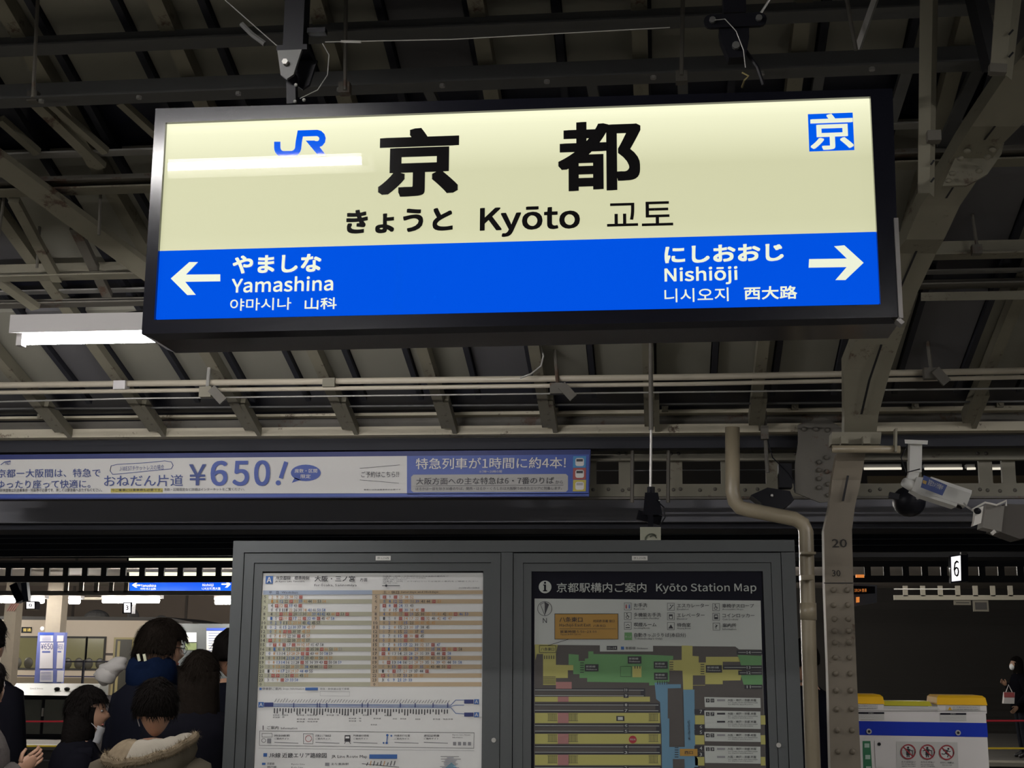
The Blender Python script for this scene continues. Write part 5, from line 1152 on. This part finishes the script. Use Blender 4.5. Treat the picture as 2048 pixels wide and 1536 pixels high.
# ---------------------------------------------------------------- people
skin = mat('skin',(0.42,0.24,0.155),.5,var=.05); hair_m = mat('black_hair',(0.007,0.006,0.0055),.6,var=.3,scale=60,bump=.4,spec=.22); hair_b = mat('brown_black_hair',(0.009,0.007,0.0055),.6,var=.3,scale=60,bump=.4,spec=.25)
eye_w=mat('eye_white',(.35,.32,.30),.5); eye_k=mat('eye_dark',(.01,.008,.008),.2); lip=mat('lips',(.35,.12,.10),.5); mask_m=mat('face_mask',(.50,.50,.50),.7,var=.06,scale=30)
shoe=mat('shoe_black',(.015,.014,.014),.5); trou=mat('trousers_dark',(.02,.022,.028),.8)
def figure(name,label,x,y,H,face,coat,hairm=hair_m,tilt=0.0,arms='down',build=1.0,haircut='short',hem=.80,neck=.0,headturn=None,group=None):
    """stand a clothed figure at x, y; face = heading in degrees, 0 looks away from the viewer, -90 looks right"""
    k=H/1.755; t=thing(name,label,'person',(x,y,0),group)
    Rz=Matrix.Rotation(math.radians(face),3,'Z'); Rh=Matrix.Rotation(math.radians(face if headturn is None else headturn),3,'Z')@Matrix.Rotation(math.radians(tilt),3,'X')
    base=Vector((x,y,0)); W=lambda a,b,c: base+Rz@Vector((a*k,b*k,c*k))
    # skeleton -> skin modifier
    J={'pel':(0,0,.94,.135,.11),'wai':(0,.0,1.09,.13,.10),'che':(0,.0,1.28,.165*build,.115),'nkb':(0,-.01,1.42,.075,.07),'nk':(0,.0,1.50,.052,.052)}
    E_=[('pel','wai'),('wai','che'),('che','nkb'),('nkb','nk')]
    for s,sg in (('l',-1),('r',1)):
        J['sh'+s]=(sg*.165*build,-.01,1.375,.07*build,.065*build); E_.append(('che','sh'+s)) if False else E_.append(('nkb','sh'+s))
        if arms=='down': el=(sg*.235*build,-.03,1.10); wr=(sg*.23*build,.07,.87)
        elif arms=='phone': el=(sg*.22*build,.0,1.10); wr=(sg*.10,.27,1.17)
        elif arms=='raise': el=(sg*.22*build,-.07,1.10); wr=(sg*.15,.16,1.25) if sg>0 else (sg*.22,.12,.90)
        J['el'+s]=(*el,.052*build,.052*build); J['wr'+s]=(*wr,.036,.034)
        E_+= [('sh'+s,'el'+s),('el'+s,'wr'+s)]
        J['hp'+s]=(sg*.09,0,.86,.095,.10); J['kn'+s]=(sg*.10,.01,.49,.062,.065); J['an'+s]=(sg*.10,-.02,.10,.045,.045); J['to'+s]=(sg*.11,.13,.045,.042,.035)
        E_+= [('pel','hp'+s),('hp'+s,'kn'+s),('kn'+s,'an'+s),('an'+s,'to'+s)]
    names=list(J); me=bpy.data.meshes.new('b'); me.from_pydata([tuple(Rz@Vector(J[n][:3])*k) for n in names],[(names.index(a),names.index(b)) for a,b in E_],[])
    ob=bpy.data.objects.new('b',me); COL.objects.link(ob)
    sk=ob.modifiers.new('s','SKIN')
    for i,n in enumerate(names):
        me.skin_vertices[0].data[i].radius=(J[n][3]*k,J[n][4]*k); me.skin_vertices[0].data[i].use_root=(n=='pel')
    sk.use_smooth_shade=True; sb=ob.modifiers.new('u','SUBSURF'); sb.levels=1; sb.render_levels=1
    dg=bpy.context.evaluated_depsgraph_get(); dg.update(); em=bpy.data.meshes.new_from_object(ob.evaluated_get(dg)); bpy.data.objects.remove(ob)
    B=MB(); B.mats=[skin,coat,trou,shoe]
    inv=Rz.transposed()
    for v in em.vertices: B.v.append(base+v.co.copy())
    for p in em.polygons:
        c=sum((em.vertices[i].co for i in p.vertices),Vector())/len(p.vertices); c=inv@c/k
        mi=1 if c.z>.80 else (2 if c.z>.11 else 3)
        if c.z>1.455 and abs(c.x)<.1: mi=0
        B.f.append(list(p.vertices)); B.mi.append(mi)
    # head
    hc=W(0,.015,1.50)+Rh@Vector((0,.015,.115))*k
    def hf(q,p):
        z=q.z; s_=1.0
        if z<0: s_=1-.30*(-z)**1.4; p=Vector((p.x*s_, p.y*(1-.12*(-z))+.018*(-z), p.z))
        if q.y>.3:
            g=math.exp(-((q.x)/.16)**2-((z+.12)/.20)**2); p=p+Vector((0,.024*g,0))            # nose
            g=math.exp(-((abs(q.x)-.36)/.16)**2-((z-.08)/.12)**2); p=p-Vector((0,.008*g,0))       # eye sockets
            g=math.exp(-((q.x)/.25)**2-((z+.52)/.08)**2); p=p+Vector((0,.006*g,0))               # lips
            g=math.exp(-((q.x)/.3)**2-((z+.85)/.12)**2); p=p+Vector((0,.012*g,0))               # chin
        return p
    B.use(skin); B.ell(hc,(.073*k,.093*k,.115*k),Rh,28,22,hf)
    for sg in (-1,1):
        B.use(skin); B.ell(hc+Rh@Vector((sg*.074,-.005,-.01))*k,(.011*k,.020*k,.032*k),Rh,10,8)
        B.use(eye_w); B.ell(hc+Rh@Vector((sg*.030,.077,.012))*k,(.013*k,.008*k,.0075*k),Rh,10,6); B.use(eye_k); B.ell(hc+Rh@Vector((sg*.030,.083,.012))*k,(.0055*k,.004*k,.0055*k),Rh,8,6)
        B.use(hairm); B.ell(hc+Rh@Vector((sg*.030,.083,.032))*k,(.017*k,.004*k,.003*k),Rh,8,4)
    B.use(lip); B.ell(hc+Rh@Vector((0,.088,-.062))*k,(.021*k,.006*k,.007*k),Rh,10,6)
    # hands: palm, four unequal curled fingers, thumb from the side
    for s,sg in (('l',-1),('r',1)):
        wv=W(*J['wr'+s][:3]); ev=W(*J['el'+s][:3]); d=(wv-ev).normalized(); sd=(Rz@Vector((0,1,0)) if arms=='down' else Rz@Vector((0,0,1)))
        sd=(sd-d*sd.dot(d)).normalized(); nn=d.cross(sd)*sg
        B.use(skin); Mh=Matrix((sd,nn,d)).transposed()
        B.ell(wv+d*.055*k,(.038*k,.015*k,.055*k),Mh,12,8)
        for q,(o_,l_) in enumerate(((.028,.070),(.010,.078),(-.009,.073),(-.026,.058))):
            b0=wv+d*.095*k+sd*o_*k; p1=b0+d*l_*.45*k; p2=p1+(d*.8-nn*.6)*l_*.33*k; p3=p2+(d*.4-nn*.9)*l_*.25*k
            B.tube([b0-d*.02*k,b0,p1,p2,p3],[.0085*k,.0085*k,.008*k,.0072*k,.0055*k],7)
        b0=wv+d*.035*k+sd*.033*k; p1=b0+(sd*.7+d*.7)*.032*k; p2=p1+(d*.95+sd*.2-nn*.2)*.028*k
        B.tube([b0-sd*.015*k,b0,p1,p2],[.011*k,.0105*k,.009*k,.0065*k],7)
    body=B.build('body',None,t,True)
    # coat: torso shell with hem
    rings=[]
    for zc,rx,ry,oy in ((hem,.215,.165,0),(.95,.20,.155,0),(1.08,.185,.14,0),(1.25,.205,.15,0),(1.34,.215,.145,-.005),(1.40,.185,.125,-.01),(1.44,.12,.10,-.01),(1.475+neck,.075,.072,-.005)):
        rings.append([W(rx*build*math.cos(2*PI*j/20)*1.0, oy+ry*math.sin(2*PI*j/20)*build, zc+.004*math.sin(j*2.7)) for j in range(20)])
    c=MB(); c.loft(rings); c.build('coat',coat,t,True)
    for s,sg in (('l',-1),('r',1)):
        a=W(J['sh'+s][0]*.98,-.01,1.365); e=W(*J['el'+s][:3]); w_=W(*J['wr'+s][:3])
        MB().tube([a+(a-e).normalized()*.03,a,a.lerp(e,.5),e,e.lerp(w_,.5),w_],[.05*k,.083*k*build,.078*k*build,.069*k,.060*k,.052*k],12).build('sleeve',coat,t,True)
    return t,hc,Rh,k,W
def hair(t,hc,Rh,k,m,kind='short',seed=1,strands=500,extra=None,big=1.0):
    rr=random.Random(seed)
    def fn(q,p):
        n=noise.noise(Vector((q.x*2.2+seed,q.y*2.2,q.z*2.2)))*.010+noise.noise(Vector((q.x*7+seed,q.y*7,q.z*5)))*.004
        r=p*(1+ n*6)
        if q.y>.28 and q.z<.42:                       # open face
            f=min(1,(q.y-.28)/.25)*min(1,(.42-q.z)/.25); r=r.lerp(Vector((r.x*.80,r.y*.45,r.z*.86)),f)
        if q.z<-.25 and kind=='short':
            f=min(1,(-.25-q.z)/.35); r=r.lerp(Vector((r.x*.62,r.y*.62,r.z*.60)),f)
        return r
    B=MB().use(m); R0=(.094*k*big,.112*k*big,.126*k*(.5+.5*big))
    B.ell(hc+Rh@Vector((0,-.012,.014))*k,R0,Rh,36,28,fn)
    if kind=='long':
        rings=[]
        for i,(dz,rx,ry,oy) in enumerate(((.03,.098,.09,-.035),(-.06,.102,.085,-.045),(-.14,.108,.082,-.05),(-.22,.115,.085,-.06),(-.32,.115,.08,-.07),(-.40,.085,.055,-.08))):
            rings.append([hc+Rh@Vector((rx*math.cos(2*PI*j/28)*(1+.03*math.sin(j*3.1+i)),oy+ry*math.sin(2*PI*j/28)*(1+.04*math.sin(j*2.3)),dz))*k for j in range(28)])
        B.loft(rings)
    if kind=='bob':
        rings=[]
        for i,(dz,rx,ry,oy) in enumerate(((.03,.098,.095,-.025),(-.05,.104,.092,-.03),(-.12,.106,.088,-.035),(-.18,.10,.08,-.04),(-.22,.07,.055,-.045))):
            rings.append([hc+Rh@Vector((rx*math.cos(2*PI*j/28)*(1+.03*math.sin(j*3.1+i)),oy+ry*math.sin(2*PI*j/28)*(1+.03*math.sin(j*2.3)),dz))*k for j in range(28)])
        B.loft(rings)
    for i in range(strands):
        a=rr.uniform(0,2*PI); z=rr.uniform(-.25,1); q=Vector((math.sqrt(max(0,1-z*z))*math.cos(a),math.sqrt(max(0,1-z*z))*math.sin(a),z))
        if q.y>.25 and q.z<.35: continue
        p=Vector((q.x*R0[0],q.y*R0[1],q.z*R0[2])); tg=Vector((rr.uniform(-1,1)*.5,rr.uniform(-1,1)*.5,-1)); tg=(tg-q*tg.dot(q)*.9).normalized()
        b0=hc+Rh@(Vector((0,-.012,.014))*k+p*.99); b1=b0+Rh@(tg*rr.uniform(.03,.06)*k+q*rr.uniform(.002,.014)*k); sd=(Rh@(tg.cross(q))).normalized()*.0032
        B.add([b0-sd,b0+sd,b1],[(0,1,2)])
    o=B.build('hair',None,t,True); return o
navy_c=mat('coat_navy',(0.006,0.0065,0.010),.85,var=.1,scale=40); blk_c=mat('coat_black',(0.005,0.005,0.007),.85,var=.15,scale=30); olive_c=mat('coat_olive',(0.075,0.065,0.048),.85,var=.15,scale=25); grey_c=mat('coat_grey',(0.09,0.08,0.075),.9,var=.3,scale=60,bump=.3); tan_c=mat('coat_tan',(0.30,0.25,0.17),.85,var=.1,scale=20)
def head_place(px,py_top,Y,H):
    """find x so that the crown of a figure of height H lands at this reading; returns x, H"""
    q=P(px,py_top,Y); return q.x,q.z
# tall man with scarf
Yp=6.45; x,z=head_place(312,1238,Yp,0)
t,hc,Rh,k,W=figure('person','tall dark-haired man in navy coat and blue striped scarf, seen from behind',x,Yp,z,-38,navy_c,build=1.12,headturn=-48,tilt=-8,neck=.02)
hair(t,hc,Rh,k,hair_b,'short',3,2600,big=1.16)
sc=mat('scarf_navy',(0.004,0.008,0.022),.9,var=.3,scale=50,bump=.3)
rings=[]
for zc,r1,r2 in ((1.41,.11,.10),(1.44,.128,.12),(1.50,.130,.122),(1.545,.118,.11),(1.56,.095,.085)): rings.append([W(r1*math.cos(2*PI*j/24),-.005+r2*math.sin(2*PI*j/24),zc+.012*math.sin(j*.9)) for j in range(24)])
s_=MB().loft(rings,False).build('scarf',sc,t,True)
for px_ in (276,288): MB().bar(P(px_,1308,Yp-.16),P(px_+3,1322,Yp-.16),.013,.006,(0,1,0)).build('scarf_stripe',mat('scarf_stripe_white',(.45,.45,.33),.9),s_)
g=MB(); c0=hc+Rh@Vector((.076,.02,.012))*k; g.tube([c0,hc+Rh@Vector((.072,.088,.012))*k],.002,6)
for sg in (-1,1): g.tube([hc+Rh@Vector((sg*.032+.024*math.cos(a),.102,.008+.018*math.sin(a)))*k for a in [2*PI*i/12 for i in range(13)]],.0018,5)
g.build('glasses',black,t)
# person fur hood
Yp=5.0; x,z=head_place(313,1355,Yp,0)
t,hc,Rh,k,W=figure('person','short-haired person in olive parka with fur-trimmed pale-lined hood',x,Yp,z,8,olive_c,build=1.08,headturn=14,tilt=-4)
hair(t,hc,Rh,k,hair_m,'short',8,2000,big=1.03)
lin=mat('hood_lining',(0.26,0.235,0.19),.95,var=.12,scale=14,bump=.3); fur=mat('fur_tan',(0.17,0.135,0.09),.9,var=.35,scale=40)
rings=[]; rim=[]
for i in range(7):
    f_=i/6; ring=[]
    for j in range(28):
        a=PI*j/27; # from right side round the back to the left side
        ring.append(W((.085+.095*f_+.006*math.sin(j*1.1)*f_)*math.cos(a)*(1.05), -.02-(.06+.105*f_)*math.sin(a), 1.492+.010*math.sin(f_*PI)-.055*f_*f_*math.sin(a)-.02*f_*f_+.03*f_*math.cos(a)+.012*f_*math.cos(a)+.003*math.sin(j*1.3)))
    rings.append(ring)
rim=rings[-1]
hd=MB(); n=28; hd.use(lin).add([p for r in rings for p in r],[(i*n+j,i*n+j+1,(i+1)*n+j+1,(i+1)*n+j) for i in range(6) for j in range(n-1) if j<17]); hd.use(fur).add([p for r in rings for p in r],[(i*n+j,i*n+j+1,(i+1)*n+j+1,(i+1)*n+j) for i in range(6) for j in range(17,n-1)])
hd.add([p+Vector((0,0,-.012)) for r in rings for p in r],[(i*n+j+1,i*n+j,(i+1)*n+j,(i+1)*n+j+1) for i in range(6) for j in range(n-1)])
ho=hd.build('hood_lining',None,t,True)
# outer hood shell hangs under the lining at the back
rings2=[]
for i,(dr,dz) in enumerate(((0,-.01),(.012,-.05),(-.01,-.12),(-.05,-.17),(-.10,-.18))):
    rings2.append([p+Vector((0,0,dz))+Rh@Vector(((dr)*math.cos(PI*j/27),-(dr)*math.sin(PI*j/27),0)) for j,p in enumerate(rim)])
hs2=MB(); hs2.add([p for r in rings2 for p in r],[(i*n+j,i*n+j+1,(i+1)*n+j+1,(i+1)*n+j) for i in range(4) for j in range(n-1)]); hs2.build('hood_shell',olive_c,t,True)
fb_=MB(); rr=random.Random(5)
fb_.tube([p+Vector((0,0,-.004)) for p in rim],[.016]*28,8)
for i in range(2600):
    j=rr.uniform(0,26.99); p=rim[int(j)].lerp(rim[int(j)+1],j%1); d=Vector((rr.gauss(0,1),rr.gauss(0,1),rr.gauss(-.1,.8))).normalized()
    b0=p+d*.010; b1=p+d*rr.uniform(.022,.038)+Vector((0,0,-.003)); sd=d.cross(Vector((0,0,1)) if abs(d.z)<.9 else Vector((1,0,0))).normalized()*.0013; fb_.add([b0-sd,b0+sd,b1],[(0,1,2)])
fo=fb_.build('fur_trim',fur,t); fo['kind']='stuff'
MB().tube([hc+Rh@Vector((-.082,-.01,-.02))*k,hc+Rh@Vector((-.07,.03,-.07))*k],.002,5).build('mask_strap',mask_m,t)
MB().tube([W(-.12,-.09,1.40),W(-.115,-.13,1.33),W(-.11,-.14,1.25)],.009,6).build('drawstring',mat('cord_pink',(.4,.3,.25),.8),t)
# woman left with mask under chin, facing right
Yp=5.95; x,z=head_place(166,1371,Yp,0)
t,hc,Rh,k,W=figure('person','black-haired woman in black coat facing right, white mask under her chin',x,Yp,z,-62,blk_c,headturn=-78,tilt=-4)
hair(t,hc,Rh,k,hair_m,'bob',12,1500,big=1.06)
def maskf(q,p): return p
mk2=MB(); rows2=[]
for i in range(5):
    zz=-.080-.022*i; rows2.append([hc+Rh@Vector((.060*math.sin((j-4)*.33)*(1-.05*i), .060+.042*math.cos((j-4)*.33)-.004*i+(.003 if i%2 else 0), zz+.004*abs(j-4)))*k for j in range(9)])
mk2.add([p for r in rows2 for p in r],[(i*9+j,i*9+j+1,(i+1)*9+j+1,(i+1)*9+j) for i in range(4) for j in range(8)]); mk2.build('face_mask',mask_m,t,True)
MB().tube([hc+Rh@Vector((.058,.075,-.085))*k,hc+Rh@Vector((.076,.01,-.03))*k],.0015,5).build('mask_strap',mask_m,t)
# long haired woman right, partly behind the notice board
Yp=6.0; x,z=head_place(402,1298,Yp,0)
t,hc,Rh,k,W=figure('person','long dark-haired person in black coat beside the notice board edge',x,Yp,z,10,blk_c,build=1.05)
hair(t,hc,Rh,k,hair_b,'long',21,2000)
# tan coat person between
Yp=7.1; x,z=head_place(348,1330,Yp,0)
t,hc,Rh,k,W=figure('person','person in tan coat mostly hidden between two dark heads',x,Yp,z,-30,tan_c,build=1.05)
hair(t,hc,Rh,k,hair_m,'short',31,300)
# behind the board, dark head
Yp=6.8; x,z=head_place(462,1256,Yp,0)
t,hc,Rh,k,W=figure('person','dark head just showing behind the left edge of notice board',x,Yp,z,15,navy_c)
hair(t,hc,Rh,k,hair_m,'short',41,300)
# white hood person behind tall man
Yp=7.6; x,z=head_place(296,1272,Yp,0)
t,hc,Rh,k,W=figure('person','person in white hooded top hidden behind the tall man',x,Yp,z,20,grey_c)
hair(t,hc,Rh,k,hair_m,'short',51,300)
wh=mat('white_hood',(.45,.43,.40),.9,var=.1,bump=.3)
MB().ell(P(222,1338,Yp-.16),(.10,.06,.05),Matrix.Rotation(math.radians(-28),3,'Y'),20,12,lambda q,p:p*(1+.12*math.sin(q.x*7+q.z*5))).build('hood',wh,t,True)
MB().ell(P(212,1350,Yp-.17),(.06,.06,.06),Matrix.Rotation(math.radians(-20),3,'Y'),16,10,lambda q,p:p*(1+.1*math.sin(q.x*6+q.z*8))).build('hood_fold',wh,t,True)
# left edge pair
Yp=5.35; x,z=head_place(-12,1314,Yp,0)
t,hc,Rh,k,W=figure('person','dark-haired person in grey wool coat cut by left frame edge, hand raised',x-.05,Yp,z,-50,grey_c,arms='raise',build=1.05,headturn=-15)
hair(t,hc,Rh,k,hair_m,'short',61,500)
Yp=6.6; x,z=head_place(-26,1230,Yp,0)
t,hc,Rh,k,W=figure('person','taller dark-haired person at left frame edge behind grey coat',x,Yp,z,-10,blk_c)
hair(t,hc,Rh,k,hair_m,'short',71,300)
# far platform person with mask and bag
Yp=23.5; x,z=head_place(2034,1312,Yp,0)
t,hc,Rh,k,W=figure('person','distant masked person in black coat on the far platform at right',x,Yp,z,95,blk_c,arms='raise',headturn=95)
hair(t,hc,Rh,k,hair_m,'bob',81,200)
MB().ell(hc+Rh@Vector((0,.07,-.045))*k,(.06*k,.045*k,.06*k),Rh,14,10).build('face_mask',mat('white_mask',(.75,.75,.75),.7),t,True)
b_=P(2016,1392,Yp-.5)
t=thing('shopping_bag','small red and white bag held by the distant person','bag',b_)
MB().hexa([b_+Vector((-.09,-.05,-.12)),b_+Vector((.08,-.05,-.12)),b_+Vector((.08,.05,-.12)),b_+Vector((-.09,.05,-.12)),b_+Vector((-.06,-.05,.06)),b_+Vector((.10,-.05,.06)),b_+Vector((.10,.05,.06)),b_+Vector((-.06,.05,.06))]).build('bag_body',mat('bag_white',(.5,.47,.45),.6),t)
MB().box(b_.x-.075,b_.x+.09,b_.y-.055,b_.y-.05,b_.z-.02,b_.z+.06).build('red_panel',mat('bag_red',(.3,.06,.06),.6),t)
MB().tube([b_+Vector((-.03,0,.06)),b_+Vector((.02,0,.18)),b_+Vector((.07,0,.06))],.008,6).build('bag_handle',mat('bag_white',(.5,.47,.45),.6),t)
# person hidden between board and pipe
Yp=12.0-3.9; x,z=head_place(1607,1275,Yp,0)
t,hc,Rh,k,W=figure('person','dark-clothed person glimpsed between notice board and drain pipe',x,Yp,z,10,navy_c,build=.9)
hair(t,hc,Rh,k,hair_m,'short',91,200)
